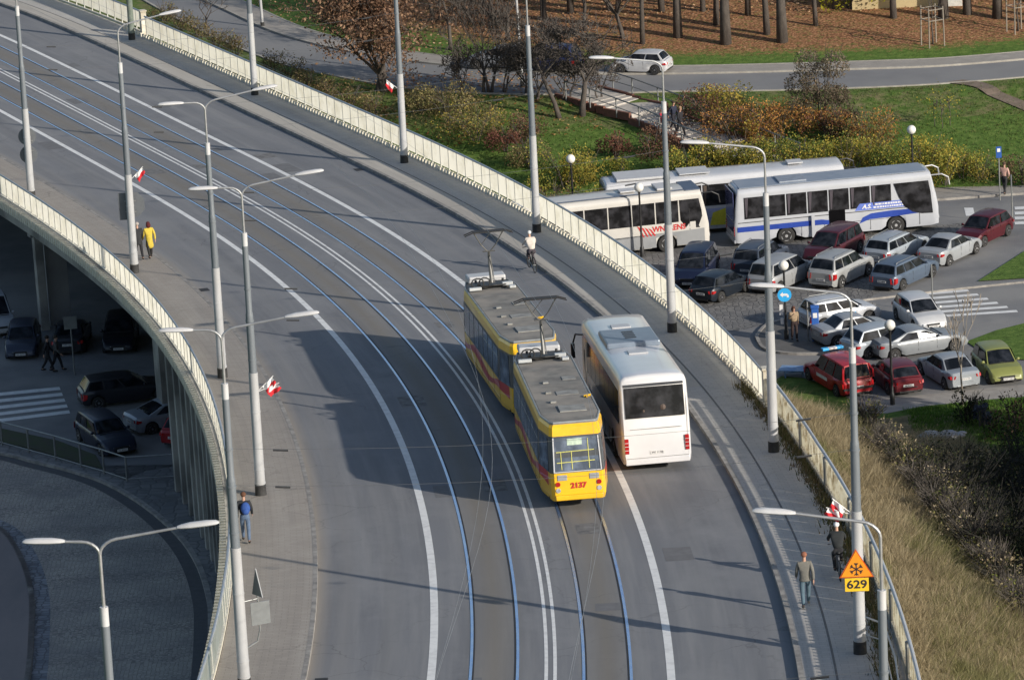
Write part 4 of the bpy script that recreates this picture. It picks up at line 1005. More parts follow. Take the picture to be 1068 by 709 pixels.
    for sg in (-1,1):
        yF0,yF1=A-.12,Bf+.01; yR0,yR1=Dr+.14,Cr+.02
        if kind in('sedan','coupe'): yR0=Dr+.38; yR1=Cr-.02
        for a0,a1 in zip(ysp[::2],ysp[1::2]):
            def pt(a,up):
                y=(yF1+(yR1-yF1)*a) if up else (yF0+(yR0-yF0)*a)
                z=zt-.10 if up else zb+.025
                fz_=(z-(zb-.03))/((zt-.08)-(zb-.03)); xb=wb*(1-.07*(abs(y-(A+Dr)/2)/((A-Dr)/2))**3); q=(y-(Bf+Cr)/2)/((Bf-Cr)/2); xt=wr*(1-.04*min(1,abs(q))**2)+.03
                x=xb+(xt-xb)*fz_+.026
                return Vector((sg*x,y,z))
            aa,bb=a0+.004,a1-.004
            pp=[pt(aa,0),pt(bb,0),pt(bb,1),pt(aa,1)]; pane(pp,0,.003,'side_window',(sg,0,.25))
        # mirror
        m=MB(); m.sphere((sg*(wb+.10),A-.22,zb+.07),.10,8,6,sc=(1,.6,.75)); m.box((sg*(wb+.02),A-.22,zb+.03),(.12,.05,.04)); m.build('door_mirror',pm,t,smooth=True)
        for hy in (.08,-.18):
            if k['k']==0 and hy<0 and kind=='hatch': continue
            m=MB(); m.box((sg*(W_/2*.985),Lx*hy,zb-.17),(.03,.17,.035)); m.build('door_handle',pm if not darkbumper else M['black'],t)
        # door shut lines
        m=MB()
        for ly in (A-.32,(A+Dr)/2+.02,):
            m.box((sg*(W_/2*.992),ly,.62),(.012,.012,.50))
        m.build('door_gap',M['black'],t)
        # lights
        m=MB(); m.slab([Vector((sg*hw(Lx/2-.1)*.95,Lx/2-.20,top(Lx/2-.2)-.14)),Vector((sg*hw(Lx/2)*.50,Lx/2-.015,top(Lx/2-.02)-.14)),Vector((sg*hw(Lx/2)*.50,Lx/2-.04,top(Lx/2-.02)-.0)),Vector((sg*hw(Lx/2-.2)*.93,Lx/2-.30,top(Lx/2-.25)-.02))],(sg*.4,1,.2),.022); m.build('headlight',M['head_lens'],t,bevel=.008)
        zt_=k['dz']-.14; hgt=.17 if k['k']!=2 else .36
        m=MB(); yb=-Lx/2
        m.slab([Vector((sg*W_*.455,yb+.10,zt_)),Vector((sg*W_*.30,yb-.012,zt_)),Vector((sg*W_*.32,yb-.012,zt_-hgt*.85)),Vector((sg*W_*.455,yb+.05,zt_-hgt*.9))],(sg*.25,-1,0),.018)
        m.slab([Vector((sg*W_*.455,yb+.10,zt_)),Vector((sg*W_*.485,yb+.26,zt_-.03)),Vector((sg*W_*.487,yb+.22,zt_-hgt*.7)),Vector((sg*W_*.457,yb+.05,zt_-hgt*.9))],(sg*1,-.3,0),.012)
        m.build('tail_light',M['red_lens'],t)
        for yy in (yf,yr): wheel(t,sg*(W_/2-.11),yy,R,.20,sg,rim or (M['rim'] if CARN%3 else M['hubcap']))
    # bumpers, grille, plates
    m=MB(); w=hw(Lx/2)*.93
    for yy,sg in ((Lx/2,1),(-Lx/2,-1)):
        m.slab([Vector((x,yy+sg*.012-sg*.10*abs(x/w)**3,z)) for x,z in ((-w,.30),(-w*.5,.29),(w*.5,.29),(w,.30),(w,.50),(w*.5,.52),(-w*.5,.52),(-w,.50))],(0,sg,0),.035)
    m.build('bumper',bm_,t,bevel=.012)
    m=MB(); m.box((0,Lx/2+.035,.37),(W_*.44,.03,.10)); m.box((0,Lx/2-.02,top(Lx/2-.05)-.06),(W_*.40,.09,.10)); m.build('grille',M['black'],t)
    m=MB(); m.box((0,-Lx/2-.035,.30),(W_*.55,.03,.07)); m.build('rear_valance',M['black'],t)
    for yy,sg in ((Lx/2+.056,1),(-Lx/2-.05 if kind not in('hatch','suv') or True else 0,-1)):
        m=MB(); zz=.42 if sg>0 else (.60 if k['k']!=1 else .66)
        if sg<0: yy=-Lx/2-.018
        m.box((0,yy,zz),(.52,.014,.12)); p=m.build('number_plate',M['plate'],t)
        M4=Matrix.Translation((0,yy+sg*.009,zz))@(Matrix(((-1,0,0,0),(0,0,1,0),(0,1,0,0),(0,0,0,1))) if sg>0 else Matrix(((1,0,0,0),(0,0,-1,0),(0,1,0,0),(0,0,0,1))))
        text_mesh(plate,.10,M4,M['ink'],'plate_text',p,sx=.95)
    m=MB(); m.box((0,Lx*.5*.0+A+.06,zb+.035),(W_*.72,.10,.02)); m.build('wiper_cowl',M['black'],t)
    if roofrack:
        m=MB()
        for sg in (-1,1): m.path([(sg*wr*.88,Bf-.15,H_-.02),(sg*wr*.88,Bf-.25,H_+.05),(sg*wr*.86,Cr+.25,H_+.05),(sg*wr*.86,Cr+.15,H_-.03)],.02,n=6)
        m.build('roof_rail',M['galv'],t)
    if stripes:
        m=MB()
        for sg in (-1,1): m.box((sg*(W_/2*.995),-.1,.66),(.012,1.25,.16))
        m.build('side_stripe',stripes,t)
    t['_yaw']=yaw
    del t['_yaw']
    return t,k,pm
CG='cars parked on the lot beside the bridge'
car=make_car
car('mpv',(.010,.016,.045),'dark navy minivan facing the bridge in front of the lettered coach',(717,302),(738,280),group=CG,plate='WE 705TC',H=1.72)
car('hatch',(.012,.018,.028),'black small estate hatchback with a lit red tail lamp next to the parapet',(776,300),(731,317),group=CG,plate='WB 38164')
car('suv',(.055,.07,.10),'dark slate jeep half hidden behind the silver minivan',(806,276),(777,292),group=CG,roofrack=True,plate='WPI 52HA')
car('mpv',(.33,.34,.35),'silver minivan parked behind the round blue arrow sign',(842,287),(792,307),group=CG,plate='WX 84320')
car('mpv',(.075,.012,.02),'dark cherry minivan facing left near the blue striped coach',(850,279),(884,263),group=CG,plate='WD 9013E')
car('suv',(.38,.39,.39),'silver off road car with spare boxy tail and roof rails',(906,281),(856,302),group=CG,roofrack=True,plate='WH 22157',darkbumper=False)
car('wagon',(.38,.42,.46),'pale silver estate car with black roof rails between two grey cars',(953,262),(913,278),group=CG,roofrack=True,plate='WN 4471A')
car('wagon',(.10,.135,.19),'slate blue estate car at the corner of the front parked row',(968,285),(920,304),group=CG,roofrack=True,plate='WI 118MM')
car('sedan',(.36,.38,.40),'silver saloon parked just left of the dark red hatchback',(1006,264),(969,279),group=CG,plate='WF 60293')
car('hatch',(.085,.010,.016),'dark red hatchback facing the camera beside the kerb near the zebra stripes',(1006,259),(1043,244),group=CG,plate='WU 7702C',L=4.2,H=1.48)
car('wagon',(.55,.57,.60),'white estate car with a blue tinted rear beside the ticket machine',(922,330),(838,343),group=CG,plate='HPC D518',roofrack=True,stripes=M['sign_blue'],L=4.15)
car('sedan',(.34,.36,.38),'silver saloon right behind the ticket machine',(925,350),(852,361),group=CG,plate='WT 3320F',L=4.2)
car('hatch',(.38,.42,.46),'pale silver hatchback with tall red tail lamps in the middle row',(952,360),(884,374),group=CG,plate='WA 95018',L=4.2,H=1.48)
car('coupe',(.27,.29,.31),'large silver grey saloon with arched roof behind the globe lamp',(1008,360),(911,374),group=CG,plate='WW 2480P')
car('hatch',(.60,.61,.62),'white compact hatchback facing right beside the zebra crossing',(974,347),(938,326),group=CG,plate='WY 41097',L=4.1)
# red pickup with canopy and light bar
pt_,k_,pm_=car('wagon',(.42,.012,.018),'bright red pickup with a red canopy and blue white light bar',(848,390),(896,414),group=CG,name='pickup_truck',cat='pickup truck',plate='WWL 8835',H=1.72,L=4.9,W=1.80,metal=.05,roofrack=False,stripes=M['sign_white'],cd_=(-.452,-.478))
b=MB(); b.box((0,.55,1.80),(1.1,.26,.10)); lb=b.build('light_bar',M['sign_white'],pt_,bevel=.02); b=MB(); b.box((.38,.55,1.80),(.34,.28,.12)); b.box((-.38,.55,1.80),(.34,.28,.12)); b.build('blue_lens',M['sign_blue'],lb,bevel=.02)
b=MB(); b.box((0,-2.44,1.02),(1.5,.05,.03)); b.box((0,-2.47,.55),(1.6,.10,.10)); b.build('tailgate_trim',M['black'],pt_)
b=MB()
for sg in (-1,1):
    b.path([(sg*.80,-2.43,1.0),(sg*.78,-2.40,1.35),(sg*.66,-2.2,1.62)],.05,n=6)
b.build('canopy_frame',pm_,pt_)
car('hatch',(.13,.010,.016),'dark red three door hatchback right of the red pickup',(922,395),(948,413),group=CG,plate='WI 90441',darkbumper=True,L=4.0,W=1.72)
car('sedan',(.32,.35,.38),'silver saloon with its boot to the camera between the red hatchback and the green car',(972,388),(1008,407),group=CG,plate='WZ 6174N')
car('hatch',(.23,.25,.075),'olive green city car with black front bumper at the right edge',(1052,402),(1026,382),group=CG,darkbumper=True,plate='WOT 55K9',H=1.50,metal=.1,L=3.8)
UG='cars parked in the shade under the bridge'
car('hatch',(.035,.045,.075),'dark blue saloon facing out of the underpass at the far left',(22,376),(29,353),group=UG,plate='WK 2209V',L=4.3)
car('sedan',(.02,.022,.03),'black saloon showing its red tail lamp beside the two walkers',(80,352),(71,371),group=UG,plate='WPR 61JX')
car('wagon',(.012,.014,.022),'black estate facing out from the deepest shade of the underpass',(124,370),(129,349),group=UG,plate='WJ 3357T')
car('wagon',(.02,.022,.03),'black estate with tall red tail lamp parked across the underpass',(165,414),(84,424),group=UG,plate='WI 7710R',L=4.7)
car('wagon',(.022,.03,.055),'dark blue estate with glossy bonnet behind the guard railing',(128,476),(84,449),group=UG,plate='WL 4096M')
car('coupe',(.33,.36,.40),'silver saloon tail emerging between dark cars and the concrete fins',(215,437),(136,452),group=UG,plate='WI 8123L')
car('hatch',(.35,.02,.025),'red hatchback squeezed behind the concrete fins',(225,448),(181,468),group=UG,plate='WE 5170D')
v_,_,_=car('mpv',(.45,.48,.52),'white van nose at the far left of the underpass',(2,352),(-14,335),group=UG,plate='WGM 2L08',H=2.0)
FG='cars on the upper road by the wood'
def zroad(x,y): return ZR+.02
def car_far(kind,col,label,front,rear,**k):
    global g0
    sv=g0; g0=lambda a,b: _plane_px(a,b,ZR)
    r=make_car(kind,col,label,front,rear,fz=zroad,group=FG,**k); g0=sv; return r
_g0=g0
car_far('hatch',(.60,.61,.63),'white three door hatchback driving on the upper road',(637,75),(699,76.5),name='driving_car',plate='WI 33208',darkbumper=True,scale=.90)
car_far('mpv',(.02,.03,.10),'dark blue car half hidden by bare branches on the upper road',(549,73),(606,75),name='driving_car',plate='WN 7K014')
car_far('sedan',(.25,.27,.30),'grey saloon behind the tangled bare trees on the upper road',(500,70),(556,72),name='driving_car',plate='WS 2956G')
# ---------------------------------------------------------------- coaches
def coach(name,label,near_rear,near_front,L,col,style,origin=None,yaw=None,group=None,H=3.5,W=2.5,sc_=1.0):
    if origin is None:
        fq=Vector(g0(*near_front)); rq=Vector(g0(*near_rear)); d=(fq-rq).normalized(); yaw=math.atan2(-d.x,d.y)
        n=Vector((-d.y,d.x)); anchor=fq if style!='yellow' else rq; sc_=.90; c=(fq-d*L/2*sc_ if style!='yellow' else rq+d*L/2*sc_)+n*W/2*sc_; origin=(c.x,c.y,zg(c.x,c.y)+.016)
    t=thing(name,label,'coach',origin,yaw,group); t.scale=(sc_,)*3
    pm=mat(name+style+'_paint',col,.28,.05,tuple(q*.92 for q in col),.8,3,coat=.5)
    R=.50; yf=L/2-2.55; yr=-L/2+3.0; AR=.60
    ys=sorted(set([round(v,3) for v in list(np.linspace(-L/2+.35,L/2-.45,16))+[yc+AR*q for yc in (yf,yr) for q in (-1,-.94,-.8,-.5,-.2,.2,.5,.8,.94,1)]]))
    def bot(y):
        z=.32
        for yc in (yf,yr):
            q=AR*AR-(y-yc)**2
            if q>=-1e-6: z=max(z,R+math.sqrt(max(q,0)))
        return z
    def sect(y,w,zt,zb):
        h=zt-zb; A_=[(w*.97,zb),(w,zb+min(.25,h*.2)),(w,1.40),(w*.992,2.2),(w*.975,zt-.46),(w*.965,zt-.28),(w*.92,zt-.13),(w*.80,zt-.05),(w*.4,zt-.01),(0,zt)]
        return [Vector((-a,y,b)) for a,b in A_]+[Vector((a,y,b)) for a,b in A_[-2::-1]]
    st=[]
    w=W/2
    def push(y,w_,zt,zb,dy_top):
        s_=sect(y,w_,zt,zb)
        for p in s_:
            f=max(0,(p.z-1.3)/(zt-1.3)); p.y+=dy_top*f**1.5
        st.append(s_)
    push(-L/2,w*.93,H-.10,.42,.22); push(-L/2+.06,w*.975,H-.05,.36,.20); push(-L/2+.2,w,H-.01,.33,.12)
    for y in ys: push(y,w,H,bot(y),0)
    push(L/2-.30,w,H-.01,.33,-.12); push(L/2-.10,w*.97,H-.06,.34,-.32); push(L/2,w*.91,H-.16,.38,-.45)
    b=MB(); loft(b,st); b.build('body',pm,t,auto=42)
    b=MB(); b.box((0,0,.60),(W*.74,L*.94,.5)); b.build('underbody',M['black'],t)
    gl=M['glass_coach']
    # side windows
    wz0,wz1=1.72,2.98
    n=7 if L>11 else 6; y0=-L/2+.55; y1=L/2-(2.75 if style=='blue' else 1.75)
    for sg in (-1,1):
        for i in range(n):
            a=y0+(y1-y0)*i/n+.035; c=y0+(y1-y0)*(i+1)/n-.035
            m=MB(); xl=lambda z: w*(1-.008*max(0,min(1,(z-1.4)/.8))-.017*max(0,min(1,(z-2.2)/(H-.46-2.2))))+.004
            z1=wz1 if style!='white' else wz1
            m.slab([Vector((sg*xl(wz0),a,wz0)),Vector((sg*xl(wz0),c,wz0)),Vector((sg*xl(z1),c,z1)),Vector((sg*xl(z1),a,z1))],(sg,0,0),.006)
            wn=m.build('side_window',gl,t)
            if style in('yellow','blue') :
                m=MB()
                for q in (a+.06,):
                    m.slab([Vector((sg*(xl(wz0)+.0065),q+.03,wz0+.1)),Vector((sg*(xl(wz0)+.0065),q+.10,wz0+.1)),Vector((sg*(xl(z1)+.0065),q+.20,z1-.05)),Vector((sg*(xl(z1)+.0065),q,z1-.05))],(sg,0,0),.002)
                m.build('curtain',mat('curtain_'+style,(.09,.065,.05) if style=='yellow' else (.07,.06,.075),.8),wn)
        # driver's window
        m=MB(); xx=w*1.0+.004
        if style=='blue':
            W_=[(L/2-2.62,2.98),(L/2-2.35,2.2),(L/2-2.05,1.62),(L/2-1.55,1.22),(L/2-1.0,1.08),(L/2-.36,1.05),(L/2-.46,2.3),(L/2-.58,2.98)]
            m.slab([Vector((sg*(w*.97+.030+(.03 if z<2.3 else .012)),y,z)) for y,z in W_],(sg,0,0),.008)
        else: m.slab([Vector((sg*xx,L/2-1.68,1.80)),Vector((sg*xx,L/2-1.35,1.32)),Vector((sg*xx*.99,L/2-.34,1.25)),Vector((sg*xx*.985,L/2-.42,2.3)),Vector((sg*xx*.978,L/2-.56,2.98)),Vector((sg*xx*.978,L/2-1.72,2.98))],(sg,0,0),.006)
        m.build('driver_window',gl,t)
        m=MB(); m.box((sg*(w+.003),L/2-1.15,1.45),(.012,.03,2.0)); m.box((sg*(w+.003),y1*.10,.98),(.012,L*.55,.02)); 
        for i in range(4): m.box((sg*(w+.003),-L/2+3.9+i*1.35,.70),(.012,.02,.55))
        m.build('panel_gap',M['black'],t)
        for yy in (yf,yr): wheel(t,sg*(w-.17),yy,R,.30,sg,M['hubcap'])
        # mirrors
        m=MB()
        if style=='white': m.path([(sg*w*.9,L/2-.6,2.9),(sg*(w+.18),L/2-.05,2.85),(sg*(w+.28),L/2+.05,2.5)],.035,n=7); m.box((sg*(w+.30),L/2+.05,2.2),(.14,.2,.55))
        else: m.path([(sg*w*.8,L/2-.7,3.2),(sg*(w*.9),L/2+.25,3.25),(sg*(w*.95),L/2+.62,3.05),(sg*(w*.97),L/2+.68,2.6)],[.035,.045,.05,.04],n=7)
        m.build('wing_mirror',M['black'] if style!='blue' else M['hubcap'],t)
    # windscreen
    yy=lambda z: L/2-.45*max(0,(z-1.3)/(H-.16-1.3))**1.5+.012
    m=MB(); rows=[]
    for z in (1.10,1.45,1.8,2.2,2.6,2.95,3.16): rows.append([Vector((x*w*.87,yy(z)-(.14*abs(x)**3),z)) for x in (-1,-.7,-.3,0,.3,.7,1)])
    vs=[v for r in rows for v in r]; m.add(vs,[(i*7+j,i*7+j+1,(i+1)*7+j+1,(i+1)*7+j) for i in range(6) for j in range(6)]); m.build('windscreen',gl,t)
    # rear window, lights, plate
    yb=lambda z:-L/2+.22*max(0,(z-1.3)/(H-.1-1.3))**1.5-.012
    m=MB(); z0=2.02; z1=3.12
    m.slab([Vector((-w*.86,yb(z0),z0)),Vector((w*.86,yb(z0),z0)),Vector((w*.86,yb(z1),z1)),Vector((-w*.86,yb(z1),z1))],(0,-1,0),.012); rw=m.build('rear_window',gl,t,bevel=.02)
    m=MB(); zz=3.2; m.box((0,yb(zz)-.008,3.19),(w*1.74,.03,.10)); m.build('roof_lip',mat('grey_lip',(.06,.065,.075),.4),t,bevel=.01)
    for sg in (-1,1):
        m=MB(); m.box((sg*w*.875,-L/2-.004,1.02),(.15,.05,.56)); tl=m.build('tail_light',M['red_lens'],t,bevel=.02)
        m=MB()
        for q in (.88,1.02,1.15): m.box((sg*w*.875,-L/2-.034,q),(.16,.012,.012))
        m.build('lamp_bar',M['sign_white'],tl)
        m=MB(); m.box((sg*w*.70,L/2+.0,.75),(.42,.10,.24)); m.build('headlight',M['head_lens'],t,bevel=.02)
    m=MB(); m.box((0,-L/2-.012,.74),(.52,.02,.12)); p=m.build('number_plate',M['plate'],t)
    text_mesh({'white':'WI 1178J','blue':'LJ 1046H','grey':'WGR 6E08','yellow':'PO 4502'}[style],.11,Matrix.Translation((0,-L/2-.025,.74))@Matrix(((1,0,0,0),(0,0,-1,0),(0,1,0,0),(0,0,0,1))),M['ink'],'plate_text',p)
    m=MB(); m.box((0,-L/2+.02,.42),(w*1.86,.12,.20)); m.build('rear_bumper',pm,t,bevel=.03)
    m=MB(); m.box((0,-L/2-.006,1.62),(w*1.5,.012,.012)); m.box((0,-L/2-.008,.56),(w*1.8,.012,.014)); m.build('engine_lid_gap',mat('soft_gap',(.18,.18,.18),.7),t)
    return t,pm
def strake(t,name,m,pts,L,W,sg=1,dx=.010,bz=None):
    b=MB(); b.slab([Vector((sg*(W/2+dx-(0.018*W/2*max(0,(z-1.4)/.8))),y,z)) for y,z in pts],(sg,0,0),.003); return b.build(name,m,t)
S='coaches parked beside the lot'
blue=mat('coach_blue',(.03,.07,.36),.35,0,(.02,.05,.28),1); grey=mat('coach_grey',(.30,.31,.32),.4,0,(.25,.26,.27),1)
# blue striped coach
t,pm=coach('parked_coach','white and silver coach with a blue wave stripe and open middle door','' or (773,258.5),(980,239.5),12.0,(.50,.52,.56),'blue',group=S)
L=12.0;W=2.5
strake(t,'wave_stripe',blue,[(-6.0+.15,.98),(-3.7,.98),(-1.0,.98),(-.1,.92),(.35,.80),(-.2,1.15),(-.9,1.28),(-6+.15,1.28)],L,W)
strake(t,'wave_stripe',blue,[(1.3,.82),(1.9,1.02),(3.0,1.04),(5.2,1.14),(5.6,1.4),(3.2,1.42),(2.0,1.36),(1.5,1.16)],L,W)
strake(t,'dark_stripe',M['black'],[(-5.8,1.50),(4.2,1.50),(4.2,1.54),(-5.8,1.54)],L,W)
nb=strake(t,'name_panel',mat('panel_blue',(.13,.20,.60),.4),[(1.05,1.60-.02),(4.45,1.60-.02),(4.75,1.99),(1.35,1.99)],L,W,dx=.014)
MR=Matrix(((0,0,1,0),(1,0,0,0),(0,1,0,0),(0,0,0,1)))
text_mesh('A.S.',.34,Matrix.Translation((W/2+.022,1.75,1.78))@MR,M['sign_white'],'letters',nb,bold=.012,shear=.3)
b=MB(); rr=random.Random(2)
for z_,h_,a_,c_ in ((1.87,.10,2.25,4.4),(1.70,.09,2.15,4.2)):
    y_=a_
    while y_<c_:
        l_=rr.uniform(.05,.16); b.box((W/2+.013,y_+l_/2,z_),(.006,l_,h_)); y_+=l_+.035
b.build('small_lettering',M['sign_white'],nb)['kind']='stuff'
b=MB(); b.box((W/2-.10,.0,1.05),(.24,.95,1.40)); b.box((W/2-.02,.0,1.62),(.02,.95,.3)); b.build('open_doorway',M['interior'],t)
b=MB(); b.box((W/2+.16,-1.45,.98),(.05,.18,1.30)); b.build('door_leaf',pm,t)
b=MB(); b.box((0,-.1,3.50),(2.06,11.0,.04)); b.build('roof_sheet',mat('roof_sheet_blue',(.26,.31,.38),.4,.2,(.32,.36,.42),1.2),t,bevel=.015)
b=MB(); b.box((0,-2.4,3.56),(1.5,1.6,.10)); b.build('roof_hatch',mat('roof_silver',(.33,.37,.43),.4,.2),t,bevel=.03)
b=MB(); b.box((0,-5.99,2.45),(2.1,.06,1.7)); b.box((0,-5.995,1.2),(2.0,.05,.6)); b.build('tinted_tail_panel',mat('tail_tint',(.05,.06,.14),.15,.2,(.09,.10,.22),1,coat=.6),t,bevel=.02)
# coach with red lettering
t,pm=coach('parked_coach','white over grey coach with big red lettering behind the parapet',(540,279),(741,258.5),12.0,(.62,.60,.56),'grey',group=S)
strake(t,'grey_skirt',grey,[(-5.8,.36),(-3.62,.36),(-3.62,.9),(-3.0,1.12),(-2.4,.9),(-2.4,.36),(2.84,.36),(2.84,.9),(3.45,1.12),(4.06,.9),(4.06,.36),(5.7,.36),(5.7,1.22),(4.2,1.16),(-5.8,1.08)],L,W)
lg=strake(t,'letter_panel',pm,[(1.5,1.24),(5.2,1.28),(5.2,1.66),(1.5,1.66)],L,W,dx=.008)
red=mat('red_lettering',(.55,.03,.03),.5,0,(.45,.02,.02),3)
text_mesh('WNERENS',.44,Matrix.Translation((W/2+.02,3.62,1.42))@MR,red,'letters',lg,bold=.014,sx=.95)
b=MB()
for k_ in range(4):
    y=1.75+.22*k_; z=1.72-.06*k_; b.slab([Vector((W/2+.018,y,z)),Vector((W/2+.018,y+.17,z-.10)),Vector((W/2+.018,y+.42,1.02+.02*k_)),Vector((W/2+.018,y+.34,1.04))],(1,0,0),.003+.001*k_)
b.build('red_splash',red,lg)
b=MB(); b.box((0,1.5,3.58),(.8,.9,.08)); b.box((0,3.6,3.59),(1.4,.9,.12)); b.build('roof_hatch',M['lamp_white'],t,bevel=.03)
b=MB(); b.box((.92,-.5,3.50),(.12,10.4,.04)); b.box((0,5.15,3.47),(2.1,.9,.06)); b.build('roof_dark_band',mat('roof_slate',(.09,.12,.18),.4),t,bevel=.01)
# long white and yellow coach behind
t,pm=coach('parked_coach','longest white coach with yellow and blue side picture parked at the back',(631,253),(885,232),14.6,(.62,.63,.65),'yellow',group=S,H=3.5)
yel=mat('coach_yellow',(.75,.68,.06),.4); lil=mat('coach_lilac',(.42,.47,.72),.4)
strake(t,'lilac_panel',lil,[(-1.9,.5),(3.9,.5),(3.9,1.55),(-1.9,1.55)],L,W,dx=.007)
strake(t,'yellow_swoosh',yel,[(-1.1,.55),(.6,.5),(2.4,.8),(2.4,1.62),(.2,1.64),(-.9,1.3)],L,W,dx=.013)
strake(t,'green_swoosh',mat('coach_green',(.25,.42,.05),.4),[(-.3,.62),(.5,.55),(.9,.9),(.3,1.1)],L,W,dx=.018)
b=MB(); b.box((0,-4.9,3.60),(2.0,3.0,.14)); b.box((0,-1.8,3.60),(1.6,1.8,.06)); b.box((0,4.2,3.62),(.9,.9,.08)); b.build('roof_pod',M['lamp_white'],t,bevel=.03)
b=MB(); b.box((0,-6.60,2.45),(2.2,.07,1.5)); b.build('printed_tail_panel',mat('tail_print',(.045,.06,.10),.3,0,(.12,.15,.2),5,stretch=(1,1,4)),t,bevel=.02)
# moving white coach on the bridge
sb,ob=deck_px(686,489); sb-=.4
s_c=sb+6.0; p0=D(sb,ob); p1=D(sb+11.9,ob); d=p1-p0; yaw=math.atan2(-d.x,d.y); cc=(p0+p1)/2
t,pm=coach('white_coach','all white coach driving away beside the trams on the bridge',None,None,12.0,(.70,.70,.71),'white',origin=cc,yaw=yaw,H=3.55)
t.rotation_euler=(math.asin((p1.z-p0.z)/12),0,yaw)
b=MB(); b.box((0,.6,3.62),(2.0,2.6,.24)); pod=b.build('air_conditioning_pod',mat('pod_grey',(.22,.27,.33),.35,.1,(.18,.22,.28),1.5),t,bevel=.07)
b=MB()
for q in range(4): b.box((0,.1+q*.36,3.745),(.42,.20,.012))
b.build('vent_slot',M['black'],pod)
b=MB(); b.box((.0,-1.75,3.57),(.72,.62,.05)); b.box((.0,3.2,3.57),(.72,.62,.05)); b.build('roof_hatch',M['lamp_white'],t,bevel=.02)
b=MB(); b.sphere((.3,-5.87,2.35),.13,8,6); b.box((.32,-5.85,2.15),(.3,.06,.3)); b.sphere((-.4,-5.87,2.25),.10,8,6); b.build('seated_passengers',mat('passenger_silhouette',(.12,.09,.075),.8),t)
# ---------------------------------------------------------------- trams
YEL=None
def tram_paint():
    m,nt,b=_new('tram_yellow_red'); N=nt.nodes; L=nt.links; tc=N.new('ShaderNodeTexCoord'); sx=N.new('ShaderNodeSeparateXYZ'); L.new(tc.outputs['Object'],sx.inputs[0])
    def mth(op,a,b_=None,c=None):
        n=N.new('ShaderNodeMath'); n.operation=op
        for i,v in enumerate((a,b_,c)):
            if v is None: continue
            if isinstance(v,(int,float)): n.inputs[i].default_value=v
            else: L.new(v,n.inputs[i])
        return n.outputs[0]
    # wave: centre height varies along the side
    sn=mth('SINE',mth('MULTIPLY',sx.outputs[1],.93)); cen=mth('ADD',mth('MULTIPLY',sn,.17),1.02)
    wd=mth('ADD',mth('MULTIPLY',mth('SINE',mth('ADD',mth('MULTIPLY',sx.outputs[1],.93),1.2)),.07),.17)
    ins=mth('LESS_THAN',mth('ABSOLUTE',mth('SUBTRACT',sx.outputs[2],cen)),wd)
    xs=mth('GREATER_THAN',mth('ABSOLUTE',sx.outputs[0]),.78)
    endm=mth('LESS_THAN',mth('ABSOLUTE',sx.outputs[1]),6.25)
    f=mth('MULTIPLY',mth('MULTIPLY',ins,xs),endm)
    n=N.new('ShaderNodeTexNoise'); n.inputs['Scale'].default_value=1.3; n.inputs['Detail'].default_value=6; L.new(tc.outputs['Object'],n.inputs['Vector'])
    m1=N.new('ShaderNodeMix'); m1.data_type='RGBA'; L.new(n.outputs['Fac'],m1.inputs[0]); m1.inputs[6].default_value=(.90,.53,.018,1); m1.inputs[7].default_value=(.78,.44,.014,1)
    m2=N.new('ShaderNodeMix'); m2.data_type='RGBA'; L.new(f,m2.inputs[0]); L.new(m1.outputs[2],m2.inputs[6]); m2.inputs[7].default_value=(.50,.018,.012,1)
    L.new(m2.outputs[2],b.inputs['Base Color']); b.inputs['Roughness'].default_value=.35; b.inputs['Coat Weight'].default_value=.4
    return m
YEL=tram_paint(); yplain=mat('tram_yellow',(.90,.53,.018),.35,0,(.78,.44,.014),1.5,coat=.4)
roofm=mat('tram_roof_grey',(.25,.24,.215),.85,0,(.15,.142,.13),1.6,10,.2,10,col3=(.31,.28,.24),s3=.6)
gut=mat('roof_gutter_grey',(.36,.38,.38),.5,.2,(.26,.27,.27),3)
OUT=[(.86,6.72),(.86+.0,6.72)]
def outline(w,inset=0):
    # plan outline of the car body: tapered faceted ends
    a=[(w*.70,6.74-inset),(w*.80,6.60-inset),(w,4.9),(w,-4.9),(w*.80,-6.60+inset),(w*.70,-6.74+inset)]
    return a+[(-x,y) for x,y in a[::-1]]
